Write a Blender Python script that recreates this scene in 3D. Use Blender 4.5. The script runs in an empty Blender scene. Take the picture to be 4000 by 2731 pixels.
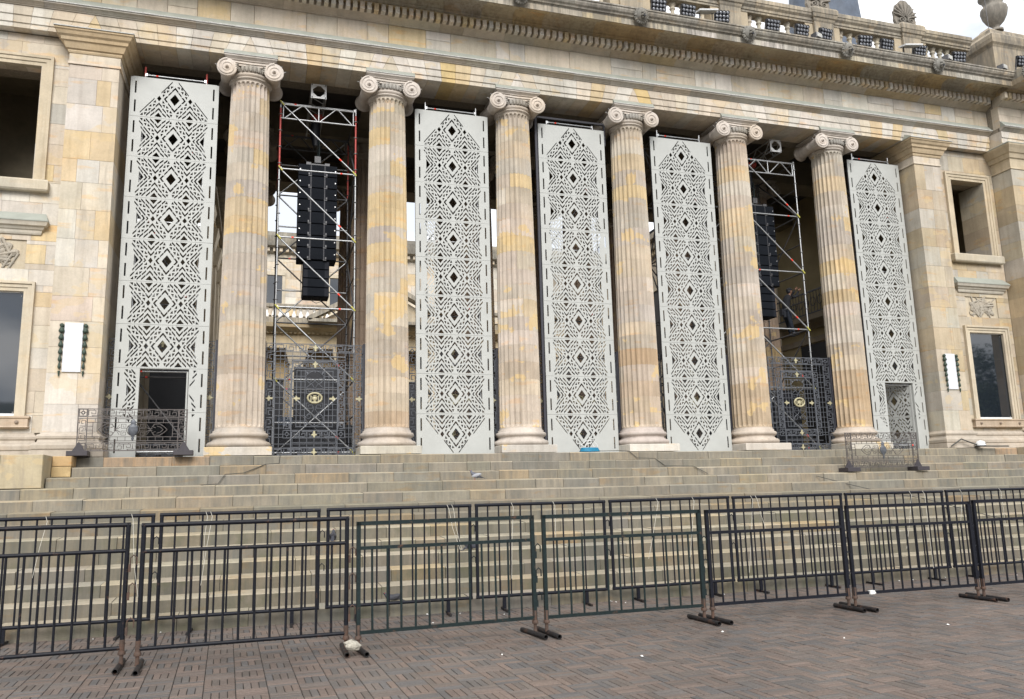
import bpy, bmesh, math, random
from mathutils import Vector, Matrix
from mathutils.geometry import tessellate_polygon, delaunay_2d_cdt
PI = math.pi
rnd = random.Random(7)
sc = bpy.context.scene
C = sc.collection
# ------------------------------------------------------------------ camera
# units are metres; z = 0 is the portico floor, the plaza lies 13 steps lower
GZ = -3.206
yaw, pitch, roll = 0.3058, 0.1753, -0.0259
fw = Vector((math.sin(yaw)*math.cos(pitch), math.cos(yaw)*math.cos(pitch), math.sin(pitch)))
r0 = Vector((math.cos(yaw), -math.sin(yaw), 0)); u0 = r0.cross(fw)
rr = math.cos(roll)*r0 + math.sin(roll)*u0
uu = -math.sin(roll)*r0 + math.cos(roll)*u0
cd = bpy.data.cameras.new('camera'); cam = bpy.data.objects.new('camera', cd); C.objects.link(cam)
cam.matrix_world = Matrix(((rr.x, uu.x, -fw.x, 2.4115), (rr.y, uu.y, -fw.y, -22.177), (rr.z, uu.z, -fw.z, -1.0967), (0, 0, 0, 1)))
cd.sensor_width = 36; cd.lens = 28.458; cd.clip_start = 0.1; cd.clip_end = 2000
sc.camera = cam
# ------------------------------------------------------------------ world: bright overcast
EL, AZ = math.radians(35), math.radians(190)
w = bpy.data.worlds.new('World'); sc.world = w; w.use_nodes = True
nt = w.node_tree; nt.nodes.clear()
def N(t, **k):
    n = nt.nodes.new(t)
    for a, b in k.items(): setattr(n, a, b)
    return n
out = N('ShaderNodeOutputWorld'); bg = N('ShaderNodeBackground'); bg.inputs[1].default_value = 0.09
sky = N('ShaderNodeTexSky', sky_type='NISHITA', sun_disc=False, sun_elevation=EL, sun_rotation=AZ, altitude=2600)
tc = N('ShaderNodeTexCoord'); mp = N('ShaderNodeMapping'); mp.inputs['Scale'].default_value = (1, 1, 2.6)
nz = N('ShaderNodeTexNoise'); nz.inputs['Scale'].default_value = 2.3; nz.inputs['Detail'].default_value = 9; nz.inputs['Roughness'].default_value = 0.58
cr = N('ShaderNodeValToRGB'); cr.color_ramp.elements[0].position = 0.30; cr.color_ramp.elements[1].position = 0.52
cr.color_ramp.elements[0].color = (0.8, 0.8, 0.8, 1)
nz2 = N('ShaderNodeTexNoise'); nz2.inputs['Scale'].default_value = 4.0; nz2.inputs['Detail'].default_value = 6
c2 = N('ShaderNodeValToRGB'); c2.color_ramp.elements[0].color = (5.2, 5.5, 6.0, 1); c2.color_ramp.elements[1].color = (11.5, 11.4, 11.3, 1)
c2.color_ramp.elements[0].position = 0.38; c2.color_ramp.elements[1].position = 0.56
mx = N('ShaderNodeMix', data_type='RGBA')
L = nt.links.new
L(tc.outputs['Generated'], mp.inputs[0]); L(mp.outputs[0], nz.inputs['Vector']); L(mp.outputs[0], nz2.inputs['Vector'])
L(nz.outputs[0], cr.inputs[0]); L(nz2.outputs[0], c2.inputs[0]); L(cr.outputs[0], mx.inputs[0]); L(sky.outputs[0], mx.inputs[6]); L(c2.outputs[0], mx.inputs[7])
L(mx.outputs[2], bg.inputs[0]); L(bg.outputs[0], out.inputs[0])
sd = bpy.data.lights.new('sun', 'SUN'); sd.energy = 1.8; sd.angle = math.radians(28); sd.color = (1, 0.965, 0.92)
sun = bpy.data.objects.new('sun', sd); C.objects.link(sun)
S_DIR = Vector((math.sin(AZ)*math.cos(EL), math.cos(AZ)*math.cos(EL), math.sin(EL)))
sun.rotation_euler = S_DIR.to_track_quat('Z', 'Y').to_euler()
sc.view_settings.view_transform = 'Standard'; sc.view_settings.look = 'None'; sc.view_settings.gamma = 1
sc.view_settings.use_curve_mapping = False; sc.view_settings.exposure = 1.05
sc.render.engine = 'CYCLES'; sc.cycles.max_bounces = 8; sc.cycles.diffuse_bounces = 4

# ------------------------------------------------------------------ mesh helpers
class MB:
    def __init__(s): s.v = []; s.f = []; s.sm = []
    def add(s, v, f, smooth=False):
        o = len(s.v); s.v += [tuple(p) for p in v]; s.f += [tuple(i+o for i in q) for q in f]; s.sm += [smooth]*len(f); return s
    def box(s, x0, x1, y0, y1, z0, z1, ch=0.0):
        if ch <= 0:
            v = [(x, y, z) for z in (z0, z1) for y in (y0, y1) for x in (x0, x1)]
            return s.add(v, [(0, 2, 3, 1), (4, 5, 7, 6), (0, 1, 5, 4), (1, 3, 7, 5), (3, 2, 6, 7), (2, 0, 4, 6)])
        c = min(ch, (x1-x0)/3, (z1-z0)/3, (y1-y0)/2)          # arrises chamfered on the front face
        v = [(x0, y0+c, z0), (x1, y0+c, z0), (x1, y0+c, z1), (x0, y0+c, z1), (x0+c, y0, z0+c), (x1-c, y0, z0+c), (x1-c, y0, z1-c), (x0+c, y0, z1-c),
             (x0, y1, z0), (x1, y1, z0), (x1, y1, z1), (x0, y1, z1)]
        return s.add(v, [(4, 5, 6, 7), (0, 1, 5, 4), (1, 2, 6, 5), (2, 3, 7, 6), (3, 0, 4, 7), (8, 9, 1, 0), (9, 10, 2, 1), (10, 11, 3, 2), (11, 8, 0, 3), (9, 8, 11, 10)])
    def bar(s, a, b, wx, wy=None, up=(0, 0, 1)):               # square bar a->b
        a, b = Vector(a), Vector(b); d = (b-a).normalized(); wy = wy or wx
        u = Vector(up)
        if abs(d.dot(u)) > .95: u = Vector((0, 1, 0))
        p = d.cross(u).normalized(); q = p.cross(d).normalized()
        v = [e + p*sx*wx/2 + q*sy*wy/2 for e in (a, b) for sx, sy in ((-1, -1), (1, -1), (1, 1), (-1, 1))]
        return s.add(v, [(3, 2, 1, 0), (4, 5, 6, 7), (0, 1, 5, 4), (1, 2, 6, 5), (2, 3, 7, 6), (3, 0, 4, 7)])
    def tube(s, pts, r, n=8, caps=True):
        pts = [Vector(p) for p in pts]; m = len(pts); rs = r if isinstance(r, (list, tuple)) else [r]*m
        prev = None; v = []
        for i, p in enumerate(pts):
            d = ((pts[min(i+1, m-1)]-pts[max(i-1, 0)])).normalized()
            if prev is None:
                u = Vector((0, 0, 1)) if abs(d.z) < .9 else Vector((1, 0, 0))
                prev = d.cross(u).normalized()
            prev = (prev - d*prev.dot(d)).normalized(); q = d.cross(prev)
            v += [p + (prev*math.cos(2*PI*k/n) + q*math.sin(2*PI*k/n))*rs[i] for k in range(n)]
        f = [(i*n+k, i*n+(k+1) % n, (i+1)*n+(k+1) % n, (i+1)*n+k) for i in range(m-1) for k in range(n)]
        s.add(v, f, True)
        if caps:
            s.add([v[k] for k in range(n)], [tuple(reversed(range(n)))]); s.add([v[(m-1)*n+k] for k in range(n)], [tuple(range(n))])
        return s
    def pipe(s, a, b, ro, ri, n=14):                           # open pipe
        a, b = Vector(a), Vector(b); d = (b-a).normalized(); u = Vector((0, 0, 1)) if abs(d.z) < .9 else Vector((1, 0, 0))
        p = d.cross(u).normalized(); q = d.cross(p); v = []
        for e, rad in ((a, ro), (b, ro), (b, ri), (a, ri)):
            v += [e + (p*math.cos(2*PI*k/n)+q*math.sin(2*PI*k/n))*rad for k in range(n)]
        return s.add(v, [(j*n+k, j*n+(k+1) % n, ((j+1) % 4)*n+(k+1) % n, ((j+1) % 4)*n+k) for j in range(4) for k in range(n)])
    def lathe(s, prof, n=32, c=(0, 0, 0), axis='z', smooth=True):
        v = []
        for r, h in prof:
            for k in range(n):
                a = 2*PI*k/n; x, y = r*math.cos(a), r*math.sin(a)
                v.append((c[0]+x, c[1]+y, c[2]+h) if axis == 'z' else (c[0]+x, c[1]+h, c[2]+y) if axis == 'y' else (c[0]+h, c[1]+x, c[2]+y))
        m = len(prof)
        f = [(i*n+k, i*n+(k+1) % n, (i+1)*n+(k+1) % n, (i+1)*n+k) for i in range(m-1) for k in range(n)]
        s.add(v, f, smooth)
        s.add([v[k] for k in range(n)], [tuple(reversed(range(n)))]); s.add([v[(m-1)*n+k] for k in range(n)], [tuple(range(n))]); return s
    def ell(s, c, r, n=10, m=7, rot=None):
        v = []; 
        for i in range(m+1):
            t = PI*i/m
            for k in range(n):
                a = 2*PI*k/n; p = Vector((r[0]*math.sin(t)*math.cos(a), r[1]*math.sin(t)*math.sin(a), r[2]*math.cos(t)))
                if rot: p = rot @ p
                v.append(Vector(c)+p)
        return s.add(v, [(i*n+(k+1) % n, i*n+k, (i+1)*n+k, (i+1)*n+(k+1) % n) for i in range(m) for k in range(n)], True)
    def loft(s, x0, x1, y0, y1, rings):                        # rectangular loft, rings of (z, outset)
        v = []
        for z, e in rings: v += [(x0-e, y0-e, z), (x1+e, y0-e, z), (x1+e, y1+e, z), (x0-e, y1+e, z)]
        m = len(rings); f = [(i*4+k, i*4+(k+1) % 4, (i+1)*4+(k+1) % 4, (i+1)*4+k) for i in range(m-1) for k in range(4)]
        return s.add(v, f + [(3, 2, 1, 0), tuple((m-1)*4+k for k in range(4))])
    def extr(s, prof, x0, x1, s0=0.0, s1=0.0, z0=0.0):         # closed (y,z) profile extruded along x; ends sheared by s0, s1 per metre of z
        n = len(prof)
        v = [(x0+s0*(z-z0), y, z) for y, z in prof] + [(x1+s1*(z-z0), y, z) for y, z in prof]
        t = tessellate_polygon([[Vector((y, z, 0)) for y, z in prof]])
        f = [(i, (i+1) % n, n+(i+1) % n, n+i) for i in range(n)] + [tuple(a) for a in t] + [tuple(n+i for i in reversed(a)) for a in t]
        return s.add(v, f)
    def poly(s, pts, y0, y1):                                  # (x,z) outline given thickness along y
        n = len(pts); t = tessellate_polygon([[Vector((x, z, 0)) for x, z in pts]])
        v = [(x, y0, z) for x, z in pts] + [(x, y1, z) for x, z in pts]
        return s.add(v, [(i, (i+1) % n, n+(i+1) % n, n+i) for i in range(n)] + [tuple(a) for a in t] + [tuple(n+i for i in reversed(a)) for a in t])
    def mesh(s, name, m, fix=True):
        me = bpy.data.meshes.new(name); me.from_pydata([tuple(p) for p in s.v], [], s.f)
        me.polygons.foreach_set('use_smooth', s.sm)
        if fix:
            b = bmesh.new(); b.from_mesh(me); bmesh.ops.recalc_face_normals(b, faces=b.faces); b.to_mesh(me); b.free()
        if m: me.materials.append(m)
        return me
def link(name, data, parent=None, loc=(0, 0, 0), rz=0.0, col=None):
    o = bpy.data.objects.new(name, data); C.objects.link(o); o.location = loc
    if rz: o.rotation_euler.z = rz
    if parent: o.parent = parent
    if col: o.color = tuple(col) + ((1.0,) if len(col) == 3 else ())
    return o
def obj(name, mb, m, parent=None, loc=(0, 0, 0), rz=0.0, col=None, **k):
    return link(name, mb.mesh(name, m, **k), parent, loc, rz, col)
def tag(o, label=None, cat=None, group=None, kind=None):
    if label: o['label'] = label
    if cat: o['category'] = cat
    if group: o['group'] = group
    if kind: o['kind'] = kind
    return o
def thing(name, label, cat, loc=(0, 0, 0), rz=0.0, group=None):
    return tag(link(name, None, None, loc, rz), label, cat, group)
def copy_tree(o, parent=None):
    c = o.copy(); C.objects.link(c)
    if parent: c.parent = parent
    for ch in list(o.children):
        if ch.name in C.objects: copy_tree(ch, c)
    return c

# ------------------------------------------------------------------ materials
def newmat(name):
    m = bpy.data.materials.new(name); m.use_nodes = True; t = m.node_tree; b = t.nodes['Principled BSDF']; return m, t, b
def nn(t, ty, **k):
    n = t.nodes.new(ty)
    for a, v in k.items(): setattr(n, a, v)
    return n
def noise(t, scale, detail=5, rough=.55, vec=None, stretch=None):
    n = nn(t, 'ShaderNodeTexNoise'); n.inputs['Scale'].default_value = scale; n.inputs['Detail'].default_value = detail; n.inputs['Roughness'].default_value = rough
    if vec is not None:
        if stretch:
            mp = nn(t, 'ShaderNodeMapping'); mp.inputs['Scale'].default_value = stretch; t.links.new(vec, mp.inputs[0]); vec = mp.outputs[0]
        t.links.new(vec, n.inputs['Vector'])
    return n.outputs[0]
def ramp(t, fac, p0, p1, c0=(0, 0, 0, 1), c1=(1, 1, 1, 1)):
    r = nn(t, 'ShaderNodeValToRGB'); e = r.color_ramp.elements; e[0].position = p0; e[1].position = p1; e[0].color = c0; e[1].color = c1
    t.links.new(fac, r.inputs[0]); return r.outputs[0]
def mix(t, fac, a, b, mode='MIX'):
    m = nn(t, 'ShaderNodeMix', data_type='RGBA', blend_type=mode)
    for i, x in ((0, fac), (6, a), (7, b)):
        if isinstance(x, (int, float, tuple)): m.inputs[i].default_value = x
        else: t.links.new(x, m.inputs[i])
    return m.outputs[2]
def bump(t, b, h, strength, dist):
    n = nn(t, 'ShaderNodeBump'); n.inputs['Strength'].default_value = strength; n.inputs['Distance'].default_value = dist
    t.links.new(h, n.inputs['Height']); t.links.new(n.outputs[0], b.inputs['Normal'])
def stone_mat(name, grime=0.0, grime_col=(.13, .125, .11, 1), patch=.5, rough=.86, moss=0.0, sharp=0.0, gain=1.0):
    m, t, b = newmat(name); g = nn(t, 'ShaderNodeNewGeometry').outputs['Position']; oi = nn(t, 'ShaderNodeObjectInfo')
    ra = nn(t, 'ShaderNodeVectorMath', operation='ADD'); t.links.new(g, ra.inputs[0])
    sc_ = nn(t, 'ShaderNodeVectorMath', operation='SCALE'); cx = nn(t, 'ShaderNodeCombineXYZ'); t.links.new(oi.outputs['Random'], cx.inputs[0]); t.links.new(oi.outputs['Random'], cx.inputs[2])
    t.links.new(cx.outputs[0], sc_.inputs[0]); sc_.inputs['Scale'].default_value = 37.0; t.links.new(sc_.outputs[0], ra.inputs[1]); v = ra.outputs[0]   # each stone is cut from its own place
    base = oi.outputs['Color']
    big = noise(t, 1.3, 6, .6, v); vein = noise(t, 2.2, 4, .5, v, (.6, .6, 2.6)); fine = noise(t, 22, 6, .7, g)
    c = mix(t, 1.0, base, ramp(t, big, .25, .75, (.76, .76, .75, 1), (1.12, 1.11, 1.1, 1)), 'MULTIPLY')
    c = mix(t, ramp(t, vein, .60, .68, (0, 0, 0, 1), (patch, patch, patch, 1)), c, mix(t, 1.0, c, (1.12, .86, .58, 1), 'MULTIPLY'))
    wst = noise(t, .55, 7, .6, g); c = mix(t, ramp(t, wst, .54, .66, (0, 0, 0, 1), (.30, .30, .30, 1)), c, mix(t, 1.0, c, (1.02, .88, .66, 1), 'MULTIPLY'))   # ochre stain running across joints
    run = noise(t, 3.2, 6, .62, g, (2.2, 2.2, .16)); c = mix(t, 1.0, c, ramp(t, run, .32, .55, (.88, .87, .86, 1), (1.02, 1.02, 1.02, 1)), 'MULTIPLY')
    c = mix(t, 1.0, c, ramp(t, fine, .3, .72, (.9, .9, .9, 1), (1.04, 1.04, 1.04, 1)), 'MULTIPLY')
    if sharp:                                                 # iron-yellow veins of the bed, sharply bounded
        for vec, th_ in ((g, .625), (v, .645)):
            sh = noise(t, .95, 5, .5, vec, (1, 1, 1.5)); shc = mix(t, noise(t, 6, 5, .6, g), (.50, .36, .17, 1), (.58, .46, .27, 1))
            c = mix(t, ramp(t, sh, th_, th_+.008, (0, 0, 0, 1), (sharp, sharp, sharp, 1)), c, shc)
    if gain != 1: c = mix(t, 1.0, c, (gain, gain, gain*.98, 1), 'MULTIPLY')
    pits = noise(t, 60, 3, .5, g)
    c = mix(t, ramp(t, pits, .66, .72, (0, 0, 0, 1), (.45, .45, .45, 1)), c, (.16, .13, .1, 1))
    if grime:
        gr = noise(t, 1.1, 7, .65, g, (1, 1, .45)); st = noise(t, 7, 5, .6, g, (1.6, 1.6, .18))
        k = mix(t, .5, gr, st); lo = .62-.26*grime
        c = mix(t, ramp(t, k, lo, lo+.2, (0, 0, 0, 1), (.8, .8, .8, 1)), c, grime_col)
    if moss:
        ms = noise(t, 1.7, 6, .6, g); c = mix(t, ramp(t, ms, .5, .66, (0, 0, 0, 1), (moss, moss, moss, 1)), c, (.10, .10, .06, 1))
    t.links.new(c, b.inputs['Base Color']); b.inputs['Roughness'].default_value = rough; b.inputs['Specular IOR Level'].default_value = .25
    bump(t, b, mix(t, .5, fine, pits), .35, .012)
    return m
def plain(name, col, rough=.5, metal=0.0, var=.12, scale=14, spec=.5, rust=0.0, bmp=.1):
    m, t, b = newmat(name); g = nn(t, 'ShaderNodeNewGeometry').outputs['Position']
    n = noise(t, scale, 5, .6, g); c = mix(t, 1.0, tuple(col)+(1,), ramp(t, n, .3, .7, (1-var,)*3+(1,), (1+var,)*3+(1,)), 'MULTIPLY')
    if rust:
        k = noise(t, 9, 6, .7, g); c = mix(t, ramp(t, k, .62-rust*.25, .74-rust*.2), c, (.085, .045, .03, 1))
    t.links.new(c, b.inputs['Base Color']); b.inputs['Roughness'].default_value = rough; b.inputs['Metallic'].default_value = metal; b.inputs['Specular IOR Level'].default_value = spec
    if bmp: bump(t, b, n, bmp, .004)
    return m
M = {}
M['stone'] = stone_mat('sandstone', .22, (.24, .21, .175, 1), sharp=.32)
M['col'] = stone_mat('column sandstone', .22, (.2, .17, .15, 1), .45, sharp=.8)
M['carved'] = stone_mat('carved sandstone', .1, (.24, .21, .18, 1), .1)
M['grimy'] = stone_mat('weathered cornice stone', .95, (.13, .122, .108, 1), .4)
M['under'] = stone_mat('cornice soffit stone', .55, (.17, .135, .09, 1), .5)
M['step'] = stone_mat('step stone', .7, (.12, .12, .108, 1), .5)
M['stepmoss'] = stone_mat('mossy step stone', .7, (.1, .1, .085, 1), .35, moss=.6)
M['mortar'] = plain('mortar', (.22, .19, .15), .95, var=.25, bmp=.3)
M['lead'] = plain('lead flashing', (.27, .285, .25), .75, .0, .1, 3)
M['rawedge'] = plain('lime edge', (.42, .42, .40), .9, var=.3, scale=30)
M['panel'] = plain('painted board', (.385, .395, .38), .55, var=.05, scale=2.5, bmp=.02)
M['paneledge'] = plain('dark frame', (.03, .03, .04), .6)
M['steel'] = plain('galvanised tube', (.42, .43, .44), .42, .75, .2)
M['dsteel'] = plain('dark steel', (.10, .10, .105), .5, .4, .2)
M['redpaint'] = plain('red paint', (.42, .06, .05), .5, rust=.2)
M['redtape'] = plain('red tape', (.8, .06, .03), .5)
M['yellow'] = plain('yellow wedge', (.45, .42, .08), .6)
M['speaker'] = plain('speaker cabinet', (.010, .012, .018), .7, var=.1, spec=.2)
M['spgrille'] = plain('speaker grille', (.006, .008, .012), .8, var=.3, scale=90, spec=.15)
M['chrome'] = plain('bright bolt', (.5, .5, .5), .3, .8)
M['iron'] = plain('wrought iron', (.085, .092, .107), .5, .25, .2)
M['ironb'] = plain('brown iron', (.085, .075, .072), .55, .2, .25, rust=.15)
M['gold'] = plain('pale gilding', (.36, .33, .21), .5, .15, .2)
M['black'] = plain('black paint', (.006, .007, .011), .5, .0, .3, 25, rust=.08, spec=.22)
M['green'] = plain('dark green paint', (.009, .017, .018), .5, .0, .3, 25, rust=.1, spec=.22)
M['rusty'] = plain('rusty steel', (.07, .045, .034), .8, .1, .4, rust=.5)
M['footpipe'] = plain('foot pipe', (.016, .015, .016), .6, .1, .4, rust=.3, spec=.3)
M['bluep'] = plain('bluish black paint', (.006, .007, .012), .5, .0, .25, 25, spec=.22)
M['boxfoot'] = plain('foot box', (.035, .03, .036), .5)
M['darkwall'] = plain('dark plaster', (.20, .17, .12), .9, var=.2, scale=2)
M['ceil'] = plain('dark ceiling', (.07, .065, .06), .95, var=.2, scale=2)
M['cloth'] = plain('dark sheeting', (.075, .095, .13), .7, var=.2, scale=3)
M['black0'] = plain('black screen', (.008, .01, .016), .5)
m, t, b = newmat('window glass'); b.inputs['Base Color'].default_value = (.012, .016, .022, 1); b.inputs['Roughness'].default_value = .03; b.inputs['IOR'].default_value = 1.95
g = nn(t, 'ShaderNodeNewGeometry').outputs['Position']; bump(t, b, noise(t, .9, 2, .5, g), .06, .02); M['glass'] = m
m, t, b = newmat('lamp lens'); b.inputs['Base Color'].default_value = (.20, .21, .235, 1); b.inputs['Roughness'].default_value = .2; b.inputs['Metallic'].default_value = .1; M['lens'] = m
M['white'] = plain('white enamel', (.7, .71, .72), .4, var=.05)
M['plaque'] = plain('white marble', (.56, .58, .62), .45, var=.04, scale=5)
M['verdigris'] = plain('bronze garland', (.035, .055, .04), .6, .2, .3)
M['blue'] = plain('blue hose', (.01, .17, .30), .45)
M['cable'] = plain('cable', (.05, .05, .045), .7)
M['whitestone'] = plain('broken concrete', (.34, .32, .27), .95, var=.35, scale=30, bmp=.6)
M['litter'] = plain('paper scrap', (.7, .7, .68), .8)
M['skin'] = plain('skin', (.22, .12, .08), .6)
M['cloth_black'] = plain('black work clothes', (.012, .013, .017), .9)
M['jeans'] = plain('dark denim', (.018, .024, .036), .9)
M['pigeon'] = plain('pigeon feathers', (.10, .105, .13), .7, var=.35, scale=40)
M['pigeondark'] = plain('dark pigeon feathers', (.03, .032, .042), .6, var=.3, scale=40)
M['pigeonwing'] = plain('pale wing feathers', (.30, .31, .34), .7, var=.1, scale=60)
M['pink'] = plain('pigeon foot', (.3, .1, .08), .6)
M['tie'] = plain('plastic tie', (.5, .48, .42), .5)
M['bark'] = plain('bark', (.06, .05, .04), .9)
M['leaf'] = plain('leaves', (.035, .06, .02), .7, var=.4, scale=3)
M['hill'] = plain('wooded hillside', (.03, .045, .028), 1, var=.4, scale=.3)
def brick_mat(name, attr):
    m, t, b = newmat(name); g = nn(t, 'ShaderNodeNewGeometry').outputs['Position']
    if attr: a = nn(t, 'ShaderNodeAttribute', attribute_name='Col').outputs['Color']
    else: a = nn(t, 'ShaderNodeObjectInfo').outputs['Color']
    big = noise(t, .45, 6, .6, g); f = noise(t, 35, 6, .7, g)
    c = mix(t, 1.0, a, ramp(t, big, .3, .7, (.78, .78, .80, 1), (1.2, 1.18, 1.15, 1)), 'MULTIPLY')
    c = mix(t, 1.0, c, ramp(t, f, .3, .7, (.75, .75, .75, 1), (1.2, 1.2, 1.2, 1)), 'MULTIPLY')
    t.links.new(c, b.inputs['Base Color']); t.links.new(ramp(t, big, .3, .7, (.55, .55, .55, 1), (.8, .8, .8, 1)), b.inputs['Roughness'])
    bump(t, b, f, .5, .006); return m
M['brick'] = brick_mat('paving brick', False); M['bricka'] = brick_mat('paving brick mass', True)
M['joint'] = plain('dirt joint', (.022, .019, .016), 1, var=.4, scale=8)

CREAM = (.55, .488, .40); WHITE = (.57, .535, .48); GREY = (.50, .47, .42); TAN = (.51, .435, .335); OCHRE = (.55, .445, .29); PINK = (.52, .45, .38); YEL = (.57, .44, .23); BROWN = (.43, .33, .235)
def vary(c, r, a, b): k = r.uniform(a, b); return tuple(q*k for q in c)
def pal(ws, r=rnd):
    cs = list(ws); c = r.choices(cs, [ws[k] for k in cs])[0]; k = r.uniform(.9, 1.07); return tuple(min(.66, x*k*r.uniform(.985, 1.015)) for x in c)
WALL = {CREAM: 6, WHITE: 3, GREY: 1, TAN: .6, OCHRE: 1.1, PINK: .4}
WALLR = {(.46, .40, .315): 5, (.45, .415, .355): 2, (.42, .345, .25): 2.5, (.45, .37, .25): 1}  # right-end walls: the shade on that side is darkened into the stone colour
ARCH = {CREAM: 6, WHITE: 4, OCHRE: 1.4, YEL: .5, GREY: .6}
COLP = {(.485, .43, .365): 4, (.52, .47, .41): 3, (.465, .42, .37): 2.5, (.49, .43, .35): 2}
STEPG = {(.235, .21, .165): 4, (.215, .195, .155): 4, (.245, .21, .155): 2, (.205, .19, .16): 2, (.255, .205, .135): .6}
M['tread'] = stone_mat('lit-toned tread', .15, (.3, .28, .24, 1), .2, gain=1.3); M['treadlow'] = stone_mat('lit-toned lower tread', .25, (.25, .24, .2, 1), .2, gain=1.9)  # gain brightens the colour to put light falling on the treads into it
S = 3.85
COLX = [1.94] + [i*S+S/2 for i in range(1, 6)]
R_, T_ = 0.2466, 0.5254                                       # riser, tread
# ------------------------------------------------------------------ plaza paving (basket weave of four bricks)
plaza = tag(obj('plaza', MB().box(-150, 180, -260, -6.5, GZ-.4, GZ-.012), M['joint']), kind='structure')
BL = .345; ang = math.radians(1.9); bricks = []
BC = [(.106, .084, .072), (.10, .083, .073), (.088, .079, .073), (.113, .086, .071), (.080, .075, .073), (.12, .091, .076), (.096, .08, .069)]
for i in range(-22, 84):
    for j in range(-34, 2):
        for k in range(4):
            if (i+j) % 2 == 0: bx, by, wx, wy = (i+(k+.5)/4)*BL, (j+.5)*BL, BL/4, BL
            else: bx, by, wx, wy = (i+.5)*BL, (j+(k+.5)/4)*BL, BL, BL/4
            x = bx*math.cos(ang)-by*math.sin(ang)+.02; y = bx*math.sin(ang)+by*math.cos(ang)-7.25
            if y > -7.1 or x < -3.0 or x > 27: continue
            dx, dy = x-2.41, y+22.18; dep = dx*fw.x+dy*fw.y; lat = dx*rr.x+dy*rr.y
            if dep < 5 or abs(lat) > dep*.70+1.2: continue
            bricks.append((dx*dx+dy*dy, x, y, wx, wy))
bricks.sort()
def bcol(x, y):
    c = rnd.choice(BC); k = rnd.uniform(.92, 1.2); return tuple(q*k for q in c)
def brick_mesh():
    b = MB(); a, c, h = BL-.010, BL/4-.009, .05
    b.add([(sx*(a/2-e), sy*(c/2-e), z) for z, e in ((-h, 0), (-.004, 0), (0, .005)) for sx, sy in ((-1, -1), (1, -1), (1, 1), (-1, 1))],
          [(i*4+k, i*4+(k+1) % 4, i*4+4+(k+1) % 4, i*4+4+k) for i in range(2) for k in range(4)] + [(8, 9, 10, 11)])
    return b
bm_ = brick_mesh().mesh('brick', M['brick'])
for d, x, y, wx, wy in bricks[:300]:
    o = link('brick', bm_, plaza, (x, y, GZ+rnd.uniform(-.004, .003)), ang + (0 if wx > wy else PI/2)+rnd.gauss(0, .008), bcol(x, y)); o.rotation_euler.x = rnd.gauss(0, .006)
rest = MB(); cols = []; pm = brick_mesh()
for d, x, y, wx, wy in bricks[300:]:
    a = ang + (0 if wx > wy else PI/2)+rnd.gauss(0, .008); ca, sa = math.cos(a), math.sin(a); z = GZ+rnd.uniform(-.004, .003)
    rest.add([(x+p[0]*ca-p[1]*sa, y+p[0]*sa+p[1]*ca, z+p[2]) for p in pm.v], pm.f); cols += [bcol(x, y)]*len(pm.f)
me = rest.mesh('paving_bricks', M['bricka'], fix=False)
at = me.color_attributes.new('Col', 'FLOAT_COLOR', 'CORNER'); fl = []
for p, c in zip(me.polygons, cols): fl += (list(c)+[1])*p.loop_total
at.data.foreach_set('color', fl)
tag(link('paving_bricks', me, plaza), kind='stuff')

# ------------------------------------------------------------------ steps
steps = tag(obj('stone_steps', MB().box(-9, 34, -1.2, 9.6, GZ, -.26), M['joint']), 'broad weathered sandstone steps rising from the brick plaza to the portico', 'steps')
for k in range(13):
    zt = -k*R_; zb = zt-R_; yn = -.9-k*T_; x = -6.0; xe = 32
    if k == 0: x, xe = -2.0, 27.0
    if k == 1: x, xe = -1.62, 27.0
    if k == 2: x, xe = -2.02, 27.0
    while x < xe-.01:
        l = min(rnd.choice([rnd.uniform(.55, 1.2), rnd.uniform(.9, 1.9)]), xe-x)
        if xe-x-l < .5: l = xe-x
        g = .005; w_ = rnd.uniform(-.006, .006)
        b = MB(); yb = yn+T_+.04; ny = yn+w_+rnd.uniform(0, .012); c1 = rnd.uniform(.008, .02)
        zt2 = zt+rnd.uniform(-.008, .004); sl = .022
        n = max(2, int(l/.3)); pr_ = []
        for i in range(n+1):                                   # worn, slightly wavy nosing, tread falling outwards
            xx = x+g+(l-2*g)*i/n; e = rnd.uniform(-.004, .008)
            pr_ += [(xx, ny, zb-.03), (xx, ny+e, zt2-sl-c1), (xx, ny+c1+e*.6, zt2-sl), (xx, yb, zt2+.003)]
        f = [(i*4+j, i*4+4+j, i*4+5+j, i*4+1+j) for i in range(n) for j in range(3)] + [(3, 2, 1, 0), tuple(n*4+q for q in range(4))]
        b.add(pr_, f)
        col = pal(STEPG); 
        if k == 0 and (-1.9 < x < 1.0 or 25.6 < x < 26.6): col = (.33, .24, .16)
        if k > 5 and rnd.random() < .05: col = (.225, .165, .10)
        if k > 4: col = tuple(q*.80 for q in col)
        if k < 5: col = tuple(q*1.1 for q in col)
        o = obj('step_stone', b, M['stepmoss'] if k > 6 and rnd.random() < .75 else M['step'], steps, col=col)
        o.data.materials.append(M['tread'] if k < 7 else M['treadlow'])      # cleaner upper faces, the light on them painted in as a paler colour
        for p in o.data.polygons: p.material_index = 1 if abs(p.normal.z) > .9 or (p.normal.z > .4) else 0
        x += l
for k in range(13):                                            # stone bedding under each row
    obj('step_bedding', MB().box(-8 if k > 2 else -1.4, 33 if k > 2 else 26.9, -.9-k*T_+.03, -.4-k*T_+.3, GZ, -(k+1)*R_-.0+.0-.012+R_-.03), M['joint'], steps)
fl_ = MB().box(-9, 34, -.42, 60, -.25, -.006); floor = tag(obj('portico_floor', fl_, M['step'], col=(.20, .185, .155)), kind='structure')

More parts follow.
